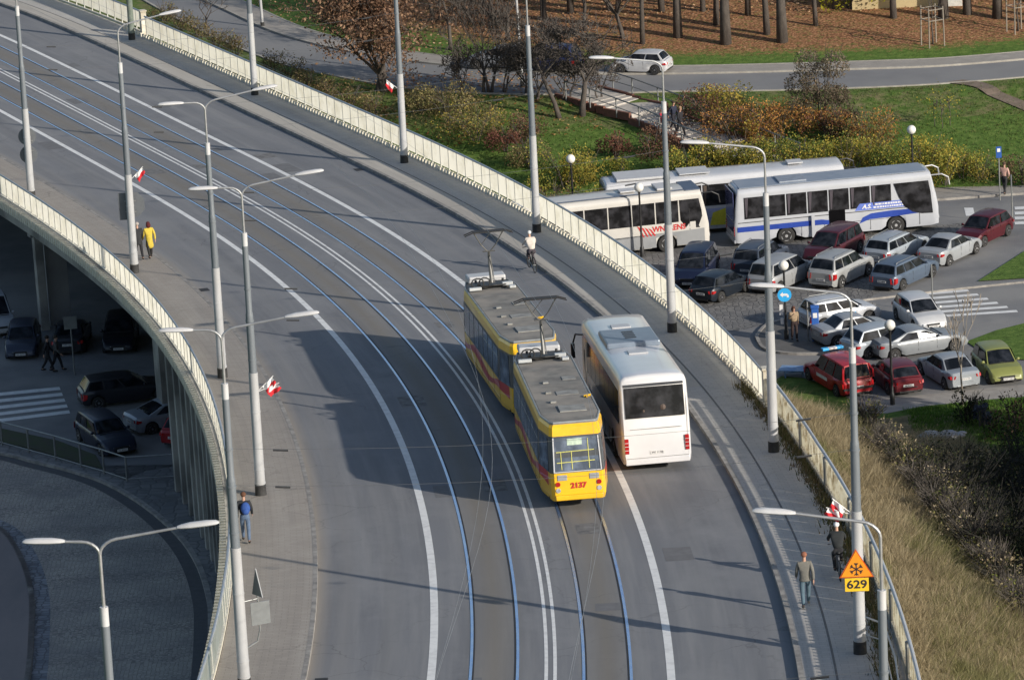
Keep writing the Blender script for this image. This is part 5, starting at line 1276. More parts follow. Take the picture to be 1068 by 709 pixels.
def tram(label,s_rear,num,rear_detail=True):
    p0=D(s_rear,1.727); p1=D(s_rear+13.5,1.727); d=p1-p0; yaw=math.atan2(-d.x,d.y)
    # bogie positions sit on the rails
    q0=D(s_rear+3.0,1.727); q1=D(s_rear+10.5,1.727); d=q1-q0; yaw=math.atan2(-d.x,d.y); cc=(q0+q1)/2
    t=thing('tram_car',label,'tram',cc,yaw); t.rotation_euler=(math.asin(d.z/d.length),0,yaw)
    W2=1.19
    def ringz(w,z,ins=0,bow=0): return [Vector((x,y,z)) for x,y in outline(w,ins)]
    def band(name,levels,m,cap=False,parent=t):
        b=MB(); R_=[ringz(w,z,i) for w,z,i in levels]; n=12; vs=[p for r in R_ for p in r]; fs=[]
        for i in range(len(R_)-1):
            for k in range(n): fs.append((i*n+k,i*n+(k+1)%n,(i+1)*n+(k+1)%n,(i+1)*n+k))
        if cap: fs.append(tuple((len(R_)-1)*n+k for k in range(n)))
        b.add(vs,fs); return b.build(name,m,parent)
    band('lower_body',[(W2-.05,.36,.10),(W2,.55,.0),(W2,1.36,.02)],YEL)
    band('window_band',[(W2,1.36,.02),(W2-.02,2.0,.14),(W2-.06,2.62,.28)],mat('tram_band_dark',(.05,.055,.06),.4,0,(.08,.085,.09),2))
    band('upper_body',[(W2-.06,2.62,.28),(W2-.08,2.92,.32),(W2-.14,3.02,.38)],yplain)
    rf=band('roof',[(W2-.14,3.02,.38),(W2-.20,3.10,.46)],roofm,cap=True)
    # gutter rim
    b=MB(); pts=[Vector((x,y,3.075)) for x,y in outline(W2-.15,.42)]; b.path(pts+[pts[0]],.04,n=6); b.build('roof_gutter',gut,t)
    b=MB(); 
    for (x,y,w,l,h) in ((.15,-4.3,.95,1.0,.04),(.25,-1.6,.8,.7,.02),(-.40,-3.1,.20,.22,.07),(-.42,-1.5,.20,.22,.07),(-.35,.3,.20,.22,.06),(.55,.9,.5,.6,.02)):
        b.box((x,y,3.10+h/2),(w,l,h))
    b.build('roof_hatch',mat('tram_hatch',(.33,.33,.31),.8,0,(.22,.215,.20),3),rf,bevel=.01)
    b=MB(); b.path([(.86+.02*math.cos(a),-2.6+.16*math.sin(a),3.15+.0*a) for a in np.linspace(0,2*PI,10)],.035,n=5); b.path([(.75,-2.6,3.14),(1.0,-2.6,3.18)],.04,n=5); b.build('yellow_cable_coil',yplain,rf)
    # side windows: real panes standing proud of the dark band
    for sg in (-1,1):
        ysx=[-4.75,-3.25,-1.95,-.65,.65,1.95,3.25,4.75]
        for a,c in zip(ysx[:-1],ysx[1:]):
            b=MB(); x0=W2+.004; x1=W2-.045
            b.slab([Vector((sg*x0,a+.08,1.44)),Vector((sg*x0,c-.08,1.44)),Vector((sg*x1,c-.08,2.54)),Vector((sg*x1,a+.08,2.54))],(sg,0,0),.006); wn=b.build('side_window',M['glass_tram'],t)
            b=MB(); b.slab([Vector((sg*(x1+.018),a+.08,2.19)),Vector((sg*(x1+.018),c-.08,2.19)),Vector((sg*(x1+.014),c-.08,2.23)),Vector((sg*(x1+.014),a+.08,2.23))],(sg,0,0),.006); b.build('window_bar',gut,wn)
        # slanted end windows
        for e in (-1,1):
            o1=(W2*.80,6.60); o0=(W2,4.9)
            def pp(f,z,off=.012):
                zz=(z-1.36)/1.26; ins=.02+.26*zz; w=W2-.06*zz; x=w*(1+( .80-1)*f); y=4.9+(6.60-ins-4.9)*f
                return Vector((sg*(x+off*.9),e*(y+off*.3),z))
            b=MB(); b.slab([pp(.10,1.30+.10),pp(.88,1.40),pp(.88,2.54),pp(.10,2.54)],(sg,e*.15,0),.008); b.build('end_side_window',M['glass_tram'],t)
        # bogie skirts / wheels
        for yy in (-4.2,-2.4,2.4,4.2):
            pass
    b=MB()
    for sg in (-1,1):
        for yy in (-4.9,-3.3,-1.65,0,1.65,3.3,4.9): b.box((sg*(W2+.001),yy,.95),(.010,.014,.80))
        b.box((sg*(W2+.001),0,.62),(.010,9.8,.014))
    b.build('panel_seam',mat('seam_dark',(.10,.06,.03),.7),t)['kind']='stuff'
    for yy in (-3.75,3.75):
        for dy in (-.95,.95):
            for sg in (-1,1):
                b=MB(); b.lathe([(.33,-.06),(.33,.06)],n=18,axis='X'); o=b.build('wheel',mat('wheel_steel',(.12,.11,.10),.5,.6),t,auto=40); o.location=(sg*.72,yy+dy,.34)
        b=MB(); b.box((0,yy,.40),(1.5,2.3,.22)); b.build('bogie_frame',M['black'],t)
    b=MB(); b.box((0,0,.48),(2.0,12.2,.25)); b.build('floor_frame',M['black'],t)
    # ends
    for e in (-1,1):
        xw=W2*.70
        def fp(x,z,off=.0):
            zz=max(0,(z-1.36)/1.26); ins=.02+.26*zz; return Vector((x,e*(6.74-ins+off),z))
        b=MB(); b.slab([fp(-xw*.97,1.42),fp(xw*.97,1.42),fp(xw*.92,2.56),fp(-xw*.92,2.56)],(0,e,0),.010); wg=b.build('end_window',M['glass_tram'],t)
        b=MB()
        for sg in (-1,1):
            b.path([fp(sg*xw*.99,1.40,.02),fp(sg*xw*.94,2.58,.02)],.028,n=5)
        b.path([fp(-xw*.99,1.40,.02),fp(xw*.99,1.40,.02)],.02,n=5)
        b.build('window_frame',M['lamp_white'],wg)
        b=MB()   # yellow grab bars seen inside the rear window
        for z in (1.72,2.08): b.path([fp(-xw*.85,z,.016),fp(xw*.75,z+.02,.016)],.016,n=5)
        for x in (-.55,-.18,.42): b.path([fp(x,1.48,.018),fp(x,2.1 if x<.3 else 2.5,.018)],.014,n=5)
        b.build('grab_bar',mat('bar_yellow',(.75,.72,.20),.4),wg)
        b=MB(); b.slab([fp(-.30,2.30,.014),fp(.22,2.30,.014),fp(.22,2.52,.014),fp(-.30,2.52,.014)],(0,e,0),.004); rd=b.build('route_display',mat('display_pale',(.55,.66,.52),.5,0,(.35,.45,.36),6),wg)
        for sg in (-1,1):
            b=MB(); b.box((sg*.56,e*6.735,1.20),(.34,.03,.20)); b.build('indicator_housing',mat('housing_grey',(.33,.34,.35),.5),t,bevel=.02)
            b=MB(); b.lathe([(.085,-.02),(.085,.02),(.05,.03)] ,(sg*.72,e*6.745,.98),14,'Y'); b.build('tail_light',M['red_lens'],t,auto=40)
            b=MB(); b.lathe([(.085,-.02),(.085,.02),(.05,.03)],(sg*.72,e*6.745,.76),14,'Y'); b.build('headlight',M['head_lens'],t,auto=40)
        b=MB(); b.slab([Vector((x,e*(6.74-.0*abs(x)),z)) for x,z in ((-.82,.42),(.82,.42),(.84,.60),(-.84,.60))],(0,e,0),.14); b.build('end_bumper',yplain,t,bevel=.03)
        if num: 
            Mx=Matrix(((1,0,0,0),(0,0,-1,0),(0,1,0,0),(0,0,0,1))) if e<0 else Matrix(((-1,0,0,0),(0,0,1,0),(0,1,0,0),(0,0,0,1)))
            text_mesh(num,.26,Matrix.Translation((0,e*6.757,.90))@Mx,red,'fleet_number',t,bold=.012,sx=1.05)
    # pantograph equipment near the far end
    b=MB(); b.box((0,4.9,3.22),(1.5,.9,.04))
    for q in (-.55,.55): b.tube((q,4.5,3.1),(q,4.5,3.32),.05,n=8); b.tube((q,5.3,3.1),(q,5.3,3.32),.05,n=8)
    b.path([(-.6+.25*math.cos(a),4.3,3.38+.2*math.sin(a)) for a in np.linspace(0,2*PI,12)],.03,n=5)
    b.path([(-.3+.22*math.cos(a),4.45,3.36+.2*math.sin(a)) for a in np.linspace(0,2*PI,12)],.03,n=5)
    b.path([(-.7,4.2,3.25),(0,4.0,3.3),(.6,4.3,3.25)],.035,n=5)
    eq=b.build('roof_gear',mat('roof_gear_dark',(.05,.05,.05),.5,.4),t)
    b=MB(); b.box((.6,4.35,3.27),(.42,.22,.14)); b.box((-.75,4.0,3.22),(.5,.2,.12)); b.box((.75,4.0,3.2),(.25,.3,.1)); b.build('resistor_box',mat('box_silver',(.6,.62,.62),.4,.2),eq,bevel=.02)
    b=MB(); b.box((-.05,6.05,3.26),(1.55,.85,.26)); b.build('white_roof_cover',M['lamp_white'],t,bevel=.06)
    pg=MB(); base=Vector((0,4.55,3.30)); knee=Vector((.0,4.85,4.30)); kn2=Vector((0,4.75,4.55))
    pg.path([base,knee,kn2],[.075,.055,.05],8); pg.path([base+Vector((.12,0,0)),kn2+Vector((.04,0,-.15))],.02,n=5)
    for sg in (-1,1): pg.path([kn2+Vector((sg*.05,0,0)),Vector((sg*.30,4.7,4.85)),Vector((sg*.58,4.55,5.36))],.026,n=5)
    pg.path([Vector((-.30,4.7,4.85)),Vector((.10,4.6,5.36))],.016,n=5); pg.path([kn2+Vector((-.25,0,.02)),kn2+Vector((.25,0,.02))],.03,n=5)
    pn=pg.build('pantograph',mat('pantograph_grey',(.16,.16,.155),.5,.5),t)
    b=MB()
    for dy in (-.16,.16): b.path([(-.98,4.55+dy,5.30),(-.62,4.55+dy,5.42),(.62,4.55+dy,5.42),(.98,4.55+dy,5.30)],.026,n=5)
    b.box((0,4.55,5.40),(1.24,.36,.04)); b.build('contact_head',M['black'],pn)
    return t
sT=deck_px(604,527)[0]-.85
tram('rear yellow and red tram car numbered 2137, nearer to the camera',sT,'2137')
tram('leading yellow and red tram car, coupled ahead and further up the bridge',sT+14.55,'2136')
q=D(sT+14.02,1.727,.55); b=MB(); b.box((0,0,0),(.22,1.15,.2)); 
o=b.build('tram_coupling',M['black'],loc=q,rz=th(sT+14)); tag(o,'black coupling bar joining the two yellow tram cars','coupling')
# ================================================================== PEOPLE
def skin_obj(name,J,E_,m,parent,lvl=1,root=0):
    me=bpy.data.meshes.new(name); keys=list(J); idx={k:i for i,k in enumerate(keys)}
    me.from_pydata([J[k][0] for k in keys],[(idx[a],idx[b]) for a,b in E_],[]); me.materials.append(m)
    o=bpy.data.objects.new(name,me); C.objects.link(o); o.parent=parent
    md=o.modifiers.new('skin','SKIN'); md.use_smooth_shade=True
    for i,k in enumerate(keys):
        r=J[k][1]; r=r if isinstance(r,tuple) else (r,r); me.skin_vertices[0].data[i].radius=r
        me.skin_vertices[0].data[i].use_root=(i==root)
    sb=o.modifiers.new('subsurf','SUBSURF'); sb.levels=lvl; sb.render_levels=lvl
    return o
def person(label,loc,yaw,h=1.76,pose='walk',top=(.03,.03,.035),legs=(.03,.03,.04),hair=(.03,.02,.015),hairlen=0,coat=0.0,shoes=(.02,.02,.02),bald=False,helmet=None,phase=1,group=None,extra=None,face=None,z=None):
    t=thing('person',label,'person',loc,yaw,group); s=h/1.76; t.scale=(s,s,s)
    j={}
    def leg(sg,sw):
        hip=(sg*.095,0,.92)
        if pose=='cycle':
            k=(sg*.12,.36-.10*sw,.83+.12*sw); a=(sg*.11,.20+.10*sw,.42+.17*sw); return hip,k,a,(a[0],a[1]+.15,a[2]-.05)
        if pose=='stand': sw*=.25
        k=(sg*.10,.17*sw+.03,.49); a=(sg*.095,.33*sw-(.07 if sw<0 else 0),.085+(.06 if sw<0 else 0)); return hip,k,a,(a[0]+sg*.02,a[1]+.16,.045+(.02 if sw<0 else 0))
    L_=leg(-1,.75*phase); R_=leg(1,-.75*phase)
    lean=.30 if pose=='cycle' else (.03 if pose!='stand' else 0); zb=0 if pose!='cycle' else .06
    ch=(0,lean*.75,1.30-lean*.12+zb); nk=(0,lean*1.02+.0,1.50-lean*.18+zb); hd=(0,lean*1.1+.02,1.60-lean*.18+zb); ht=(0,lean*1.1+.02,1.70-lean*.18+zb)
    def arm(sg,sw):
        sh=(sg*.185,ch[1],ch[2]+.12)
        if pose=='cycle': return sh,(sg*.27,ch[1]+.22,ch[2]-.10),(sg*.25,ch[1]+.40,ch[2]-.22)
        if pose=='stand' and sg*phase>0: return sh,(sg*.26,.06,1.16),(sg*.12,.22,1.38)
        if pose=='pockets': return sh,(sg*.29,-.05,1.14),(sg*.20,.08,.96)
        return sh,(sg*.245,-.04+.12*sw,1.14),(sg*.25,.06+.26*sw,.91)
    LA=arm(-1,-.8*phase); RA=arm(1,.8*phase)
    hand=lambda w,e: tuple(np.array(w)+(np.array(w)-np.array(e))/np.linalg.norm(np.array(w)-np.array(e))*.085)
    LH,RH=hand(LA[2],LA[1]),hand(RA[2],RA[1])
    body={'pel':((0,0,.95),(.09,.06)),'ch':(ch,(.12,.075)),'nk':(nk,.052),'hd':(hd,(.072,.088)),'ht':(ht,(.066,.082)),'no':((hd[0],hd[1]+.10,hd[2]-.0),.012),
      'ls':(LA[0],.05),'le':(LA[1],.036),'lw':(LA[2],.027),'lh':(LH,(.036,.016)),'rs':(RA[0],.05),'re':(RA[1],.036),'rw':(RA[2],.027),'rh':(RH,(.036,.016)),
      'lhp':(L_[0],.06),'lk':(L_[1],.052),'la':(L_[2],.034),'lf':(L_[3],.034),'rhp':(R_[0],.06),'rk':(R_[1],.052),'ra':(R_[2],.034),'rf':(R_[3],.034)}
    E_=[('pel','ch'),('ch','nk'),('nk','hd'),('hd','ht'),('hd','no'),('ch','ls'),('ls','le'),('le','lw'),('lw','lh'),('ch','rs'),('rs','re'),('re','rw'),('rw','rh'),('pel','lhp'),('lhp','lk'),('lk','la'),('la','lf'),('pel','rhp'),('rhp','rk'),('rk','ra'),('ra','rf')]
    # fingers: short chains leaving each palm
    for nm,H_,e in (('l',LH,LA[2]),('r',RH,RA[2])):
        d=np.array(H_)-np.array(e); d=d/np.linalg.norm(d)
        for q,(dx,ln) in enumerate(((-.027,.045),(-.009,.055),(.009,.052),(.027,.040))):
            a=tuple(np.array(H_)+d*.02+np.array((0,dx,0))); b_=tuple(np.array(a)+d*ln+np.array((0,.004,-.004)))
            body[f'{nm}f{q}']=(a,.008); body[f'{nm}t{q}']=(b_,.007); E_+=[(nm+'h',f'{nm}f{q}'),(f'{nm}f{q}',f'{nm}t{q}')]
        a=tuple(np.array(H_)-d*.03+np.array((0,.035,0))); body[nm+'th']=(a,.009); E_+=[(nm+'h',nm+'th')]
    skin_obj('body',body,E_,M['skin'],t)
    col=lambda n,c: cloth(n+'%02x%02x%02x'%tuple(int(min(1,q)*255) for q in c),c)
    low=.90-coat
    jk={'ch':(ch,(.185,.125)),'pel':((0,0,max(.80,low+.06)),(.175,.135)),'nk':((nk[0],nk[1]-.01,nk[2]-.07),(.085,.075)),'ls':(LA[0],.075),'le':(LA[1],.058),'lw':(LA[2],.045),'rs':(RA[0],.075),'re':(RA[1],.058),'rw':(RA[2],.045)}
    ej=[('ch','pel'),('ch','nk'),('ch','ls'),('ls','le'),('le','lw'),('ch','rs'),('rs','re'),('re','rw')]
    if coat: jk['hem']=((0,0,low),(.27,.20)); ej.append(('pel','hem'))
    skin_obj('coat' if coat else 'jacket',jk,ej,col('top',top),t,2)
    tr={'pel':((0,0,.93),(.145,.115)),'wst':((0,.03 if pose!='cycle' else .10,1.06),(.135,.105)),'lhp':((L_[0][0],L_[0][1],.88),.095),'lk':(L_[1],.073),'la':(L_[2],.055),'rhp':((R_[0][0],R_[0][1],.88),.095),'rk':(R_[1],.073),'ra':(R_[2],.055)}
    skin_obj('trousers',tr,[('pel','wst'),('pel','lhp'),('lhp','lk'),('lk','la'),('pel','rhp'),('rhp','rk'),('rk','ra')],col('leg',legs),t,2)
    for X_ in (L_,R_):
        b=MB(); a=Vector(X_[2]); f=Vector(X_[3]); b.sphere(a.lerp(f,.45)-Vector((0,0,.015)),.075,10,6,sc=(.62,1.9,.62)); b.build('shoe',col('shoe',shoes),t,smooth=True)
    if not bald:
        b=MB(); c=Vector((ht[0],ht[1]-.015,ht[2]-.005)); b.sphere(c,.105,12,8,sc=(.92,1.02,.86)); 
        if hairlen: b.sphere(c-Vector((0,.05,.09)),.11,12,8,sc=(1.05,.8,1.25))
        b.build('hair' if not helmet else 'helmet',col('hair',helmet or hair),t,smooth=True)
    return t
def away(s): return th(s)
def dperson(pxx,pyy,label,**k):
    s,o=deck_px(pxx,pyy); p=D(s,o,.152 if abs(o)>7.6 else .005); yaw=k.pop('yaw',None); yaw=th(s) if yaw is None else yaw
    return person(label,p,yaw,**k),p,th(s)
cpl='couple walking arm in arm on the left pavement'
dperson(146,273,'man in a long dark coat walking beside the woman in yellow',h=1.74,top=(.025,.027,.03),legs=(.02,.02,.024),coat=.22,hair=(.45,.40,.36),phase=1,group=cpl)
dperson(157.5,272.5,'woman in a yellow coat with dark red hair walking away',h=1.70,top=(.62,.47,.06),legs=(.02,.02,.02),coat=.46,hair=(.09,.012,.012),hairlen=1,phase=-1,group=cpl)
p_,loc,yw=dperson(257.5,568,'young man in a dark jacket and jeans with a blue backpack on the left pavement',h=1.78,top=(.022,.024,.028),legs=(.10,.15,.24),hair=(.14,.06,.03),phase=1)
b=MB(); b.sphere((.05,-.19,1.26),.19,12,8,sc=(.85,.6,1.15)); b.sphere((.05,-.27,1.16),.12,10,6,sc=(1,.6,.9)); o=b.build('backpack',cloth('backpack',(.03,.09,.33)),p_,smooth=True)
dperson(841,638,'balding man in a grey jacket and jeans walking on the right pavement',h=1.80,top=(.17,.165,.145),legs=(.10,.16,.20),coat=.06,hair=(.30,.12,.07),bald=False,phase=-1,shoes=(.18,.16,.13))
# cyclists
def bicycle(label,loc,yaw,col):
    t=thing('bicycle',label,'bicycle',loc,yaw); fm=mat('bike_'+label[:6],col,.35,.3)
    for yy in (.54,-.50):
        b=MB(); b.path([(0,.335*math.cos(a),.335*math.sin(a)) for a in np.linspace(0,2*PI,25)],.022,n=6); w_=b.build('wheel',M['rubber'],t); w_.location=(0,yy,.36)
        b=MB()
        for k in range(9): a=PI*k/9; b.tube((0,.32*math.cos(a),.32*math.sin(a)),(0,-.32*math.cos(a),-.32*math.sin(a)),.003,n=4)
        b.tube((-.05,0,0),(.05,0,0),.03,n=8); b.build('spokes',M['galv'],w_)
    b=MB(); bb=(0,-.05,.30); hd=(0,.40,.82); st=(0,-.18,.84); rw=(0,-.50,.36); fw_=(0,.54,.36)
    for a,c in ((bb,hd),(bb,st),((0,.38,.86),(0,-.16,.78)),(bb,rw),((0,-.17,.76),rw),(hd,fw_),(hd,(0,.37,.98))): b.tube(a,c,.020,n=7)
    b.build('frame',fm,t)
    b=MB(); b.path([(-.29,.36,.99),(-.1,.41,1.0),(.1,.41,1.0),(.29,.36,.99)],.018,n=6); b.build('handlebar',M['black'],t)
    b=MB(); b.sphere((0,-.20,.90),.13,10,6,sc=(.6,1,.35)); b.tube((0,-.18,.8),(0,-.2,.9),.015,n=6); b.build('saddle',M['black'],t,smooth=True)
    b=MB(); b.tube((-.13,-.05,.30),(.13,-.05,.30),.015,n=6); b.box((.14,.08,.22),(.09,.07,.02)); b.box((-.14,-.15,.38),(.09,.07,.02)); b.tube((.05,-.05,.3),(.06,-.05,.3),.1,n=14); b.build('crankset',M['black'],t); return t
s,o=deck_px(555,283); p=D(s,o,.004)
bicycle('black bicycle ridden by the cyclist in the white jacket',p,th(s),(.03,.03,.03))
person('cyclist in a white jacket and white cap riding away along the right kerb',p+Vector((math.sin(th(s))*.18,-math.cos(th(s))*.18,0)),th(s),h=1.76,pose='cycle',top=(.66,.60,.53),legs=(.06,.05,.06),helmet=(.75,.74,.70),phase=1)
s,o=deck_px(875,606); p=D(s,o,.153)
bicycle('dark bicycle on the right pavement under the white helmeted rider',p,th(s),(.25,.25,.27))
person('cyclist in dark clothes and a white helmet on the right pavement',p+Vector((math.sin(th(s))*.18,-math.cos(th(s))*.18,0)),th(s),h=1.78,pose='cycle',top=(.018,.022,.024),legs=(.015,.015,.018),helmet=(.75,.76,.78),phase=-1)
def gperson(pxx,pyy,label,yaw,fn=zg,dz=.1,**k):
    if fn is zg: q=g0(pxx,pyy); p=Vector((q[0],q[1],zg(*q)+dz))
    else: p=G(pxx,pyy)+Vector((0,0,dz))
    return person(label,p,yaw,**k)
gperson(829,357.5,'woman in a beige jacket lifting a hand to her face by the ticket machine',PI+.2,h=1.68,pose='stand',top=(.34,.25,.16),legs=(.035,.02,.02),hair=(.10,.04,.025),hairlen=1,dz=.10)
gperson(1048,205,'person in a pink top beside the blue information sign on the far pavement',-.5,h=1.75,pose='pockets',top=(.55,.34,.28),legs=(.02,.02,.025),hair=(.10,.06,.04),dz=.13)
FG2='family descending the garden steps'
gperson(710,145.5,'fair haired man in black stepping down the garden staircase',-2.2,fn=T,h=1.78,top=(.02,.02,.025),legs=(.03,.03,.035),hair=(.35,.22,.13),group=FG2,dz=.12)
gperson(703,139,'second adult in dark navy just behind on the garden staircase',-2.3,fn=T,h=1.74,top=(.02,.025,.05),legs=(.02,.02,.03),hair=(.05,.03,.02),phase=-1,group=FG2,dz=.12)
gperson(690,139,'child in a bright red jacket on the garden staircase',-2.0,fn=T,h=1.25,top=(.50,.03,.06),legs=(.35,.12,.12),hair=(.2,.12,.08),group=FG2,dz=.12)
gperson(60,387,'walker in a grey jacket crossing the shaded underpass',-PI/2-.1,h=1.76,top=(.11,.11,.105),legs=(.015,.015,.018),hair=(.04,.03,.02),dz=.02)
gperson(51,388,'dark clothed walker beside the grey jacketed one in the underpass',-PI/2,h=1.78,top=(.02,.02,.025),legs=(.015,.015,.018),hair=(.03,.02,.015),phase=-1,dz=.02)
# ================================================================== PLANTS
ZG=np.array([v[2] for v in TV]).reshape(len(gy),nx)
def TZ(x,y):
    x=np.asarray(x);y=np.asarray(y); i=np.clip(np.searchsorted(gx,x)-1,0,nx-2); j=np.clip(np.searchsorted(gy,y)-1,0,len(gy)-2)
    u=(x-gx[i])/(gx[i+1]-gx[i]); v=(y-gy[j])/(gy[j+1]-gy[j])
    return ZG[j,i]*(1-u)*(1-v)+ZG[j,i+1]*u*(1-v)+ZG[j+1,i]*(1-u)*v+ZG[j+1,i+1]*u*v
def leaf_quads(P,size,cols,flat_=0.0,aspect=.6,rng=RNG):
    n=len(P); a=rng.normal(size=(n,3)); a/=np.linalg.norm(a,axis=1)[:,None]; b=rng.normal(size=(n,3)); b-=a*(a*b).sum(1)[:,None]; b/=np.linalg.norm(b,axis=1)[:,None]
    if flat_: a[:,2]*=(1-flat_); b[:,2]*=(1-flat_)
    s=size*rng.uniform(.6,1.3,n)[:,None]; a=a*s/2; b=b*s/2*aspect
    V=np.stack([P-a,P+b*.9,P+a,P-b*.9],1).reshape(-1,3); Fc=np.arange(4*n).reshape(n,4); return V,Fc,np.repeat(cols,4,axis=0)
def pal(cols,n,var=.25,rng=RNG):
    c=np.array(cols)[rng.integers(0,len(cols),n)]*rng.uniform(1-var,1+var,n)[:,None]; return np.concatenate([np.clip(c,0,1),np.ones((n,1))],1)
def branches(mb,p,d,L,r,depth,tips,rnd,up=.25,spread=.55,n=5,k=(2,3),shrink=.72):
    segs=3; q=Vector(p); dd=Vector(d); pts=[q.copy()]; 
    for i in range(segs):
        dd=(dd+Vector((rnd.uniform(-1,1),rnd.uniform(-1,1),rnd.uniform(-.4,.7)))*.16+Vector((0,0,up*.08))).normalized(); q=q+dd*L/segs; pts.append(q.copy())
    r=max(r,.019); r1=max(r*.62,.015); mb.path(pts,[r,r*.87,r*.74,r1],n)
    if depth<=0: tips.append(q); tips.append(pts[2]); return
    if depth<=2: tips.append(pts[1])
    for i in range(rnd.randint(*k)):
        a=Vector((rnd.uniform(-1,1),rnd.uniform(-1,1),rnd.uniform(-.5,.8))); nd=(dd*(1-spread)+a.normalized()*spread+Vector((0,0,up*.3))).normalized()
        branches(mb,pts[-1] if i<2 else pts[2],nd,L*shrink*rnd.uniform(.8,1.15),r1*.85,depth-1,tips,rnd,up,spread,max(3,n-1),k,shrink)
def tree(name,label,cat,loc,h,tr,depth,seed,leafcols=None,nleaf=0,lsize=.2,up=.3,spread=.55,lean=(0,0),bark=None,group=None,k=(2,3),first=.3,trunks=1,scatter=.5):
    rnd=random.Random(seed); t=thing(name,label,cat,loc,0,group); tips=[]; tb=MB(); bb=MB()
    for q in range(trunks):
        bx=(rnd.uniform(-.3,.3),rnd.uniform(-.2,.2)) if trunks>1 else (0,0); l=(lean[0]+(rnd.uniform(-.25,.25) if trunks>1 else 0),lean[1])
        H1=h*first; pts=[Vector((bx[0],bx[1],-.2)),Vector((bx[0]+l[0]*H1*.3,bx[1]+l[1]*H1*.3,H1*.35)),Vector((bx[0]+l[0]*H1*.75+rnd.uniform(-.05,.05)*H1,bx[1]+l[1]*H1*.7,H1*.75)),Vector((bx[0]+l[0]*H1,bx[1]+l[1]*H1,H1))]
        tb.path(pts,[tr*1.35,tr,tr*.85,tr*.75],9)
        for j in range(rnd.randint(3,4)):
            a=Vector((rnd.uniform(-1,1),rnd.uniform(-1,1),rnd.uniform(.1,1))); dd=(Vector((l[0]*.6,l[1]*.6,.55))+a.normalized()*spread*1.3).normalized()
            branches(bb,pts[-1] if j<2 else pts[2].lerp(pts[3],rnd.random()),dd,h*.26*rnd.uniform(.8,1.2),tr*.52,depth,tips,rnd,up,spread,6,k)
    tb.build('trunk',bark or M['bark'],t,smooth=True); bb.build('branches',bark or M['bark'],t)
    if leafcols:
        rg=np.random.default_rng(seed); T_=np.array([tuple(p) for p in tips]); P=T_[rg.integers(0,len(T_),nleaf)]+rg.normal(size=(nleaf,3))*scatter*np.array([1,1,.7])
        V,Fc,cc=leaf_quads(P,lsize,pal(leafcols,nleaf,.3,rg),rng=rg); np_mesh('crown',V,Fc,M['leaf'],cols=cc,parent=t)
    return t
GREENY=[(.26,.29,.055),(.34,.33,.065),(.17,.22,.045),(.42,.34,.06)]
YEL_=[(.48,.38,.07),(.40,.33,.07),(.54,.40,.07),(.26,.24,.06)]
ORG=[(.52,.25,.07),(.42,.18,.06),(.58,.35,.09),(.24,.13,.06)]
BRN=[(.22,.125,.08),(.16,.09,.06),(.28,.18,.11),(.11,.07,.05)]
RED=[(.20,.085,.06),(.15,.06,.045),(.24,.12,.08)]
OLV=[(.25,.22,.09),(.16,.16,.06),(.34,.27,.12),(.19,.14,.075)]
GRN=[(.06,.10,.02),(.09,.13,.03),(.04,.075,.015),(.14,.16,.04)]
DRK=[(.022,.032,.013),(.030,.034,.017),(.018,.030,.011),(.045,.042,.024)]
SHR=0
def shrub(x,y,r,h,cols,label,n=None,size=.13,twig=.5,group=None,cat='shrub',name='shrub',loc=None,hollow=.35):
    global SHR; SHR+=1; rg=np.random.default_rng(1000+SHR); rnd=random.Random(1000+SHR)
    q=loc if loc is not None else G(x,y); t=thing(name,label,cat,q,rnd.uniform(0,6),group)
    n=n or int(520*r*h+350)
    nb=6+int(r*5); cen=np.stack([rg.uniform(-.75,.75,nb)*r,rg.uniform(-.75,.75,nb)*r,rg.uniform(.2,.82,nb)*h],1); cr_=rg.uniform(.25,.5,nb)*min(r,h)
    w=cr_**2; b_=rg.choice(nb,n,p=w/w.sum()); d=rg.normal(size=(n,3)); d/=np.linalg.norm(d,axis=1)[:,None]; rad=rg.uniform(hollow,1.08,n)**.6
    P=cen[b_]+d*(cr_[b_]*rad)[:,None]; P[:,2]=np.abs(P[:,2]); 
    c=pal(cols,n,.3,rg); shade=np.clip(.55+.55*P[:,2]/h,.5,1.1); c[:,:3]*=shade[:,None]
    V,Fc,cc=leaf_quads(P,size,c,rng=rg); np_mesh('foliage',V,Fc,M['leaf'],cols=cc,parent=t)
    mb=MB(); tips=[]
    for i in range(int(5+5*twig)):
        a=rnd.uniform(0,6.28); e=rnd.uniform(.3,.95)*r; mb.path([(0.1*math.cos(a),.1*math.sin(a),-.1),(e*.45*math.cos(a),e*.45*math.sin(a),h*.5),(e*math.cos(a+.2),e*math.sin(a+.2),h*rnd.uniform(.75,1.12))],[.03,.02,.008],4)
        for m_ in range(int(3*twig)+1):
            b2=a+rnd.uniform(-.8,.8); z0=rnd.uniform(.35,.75)*h; mb.path([(e*.4*math.cos(a),e*.4*math.sin(a),z0),(e*.9*math.cos(b2),e*.9*math.sin(b2),z0+h*rnd.uniform(.15,.4))],[.014,.005],3)
    mb.build('stems',mat('bark_shaded',(.035,.033,.027),.95,0,(.022,.021,.018),4) if (cols is DRK or group=='dark leafless bushes at the foot of the embankment') else M['bark_grey'],t); return t  # thicket stems take a darker bark, painting in the hollow's shade
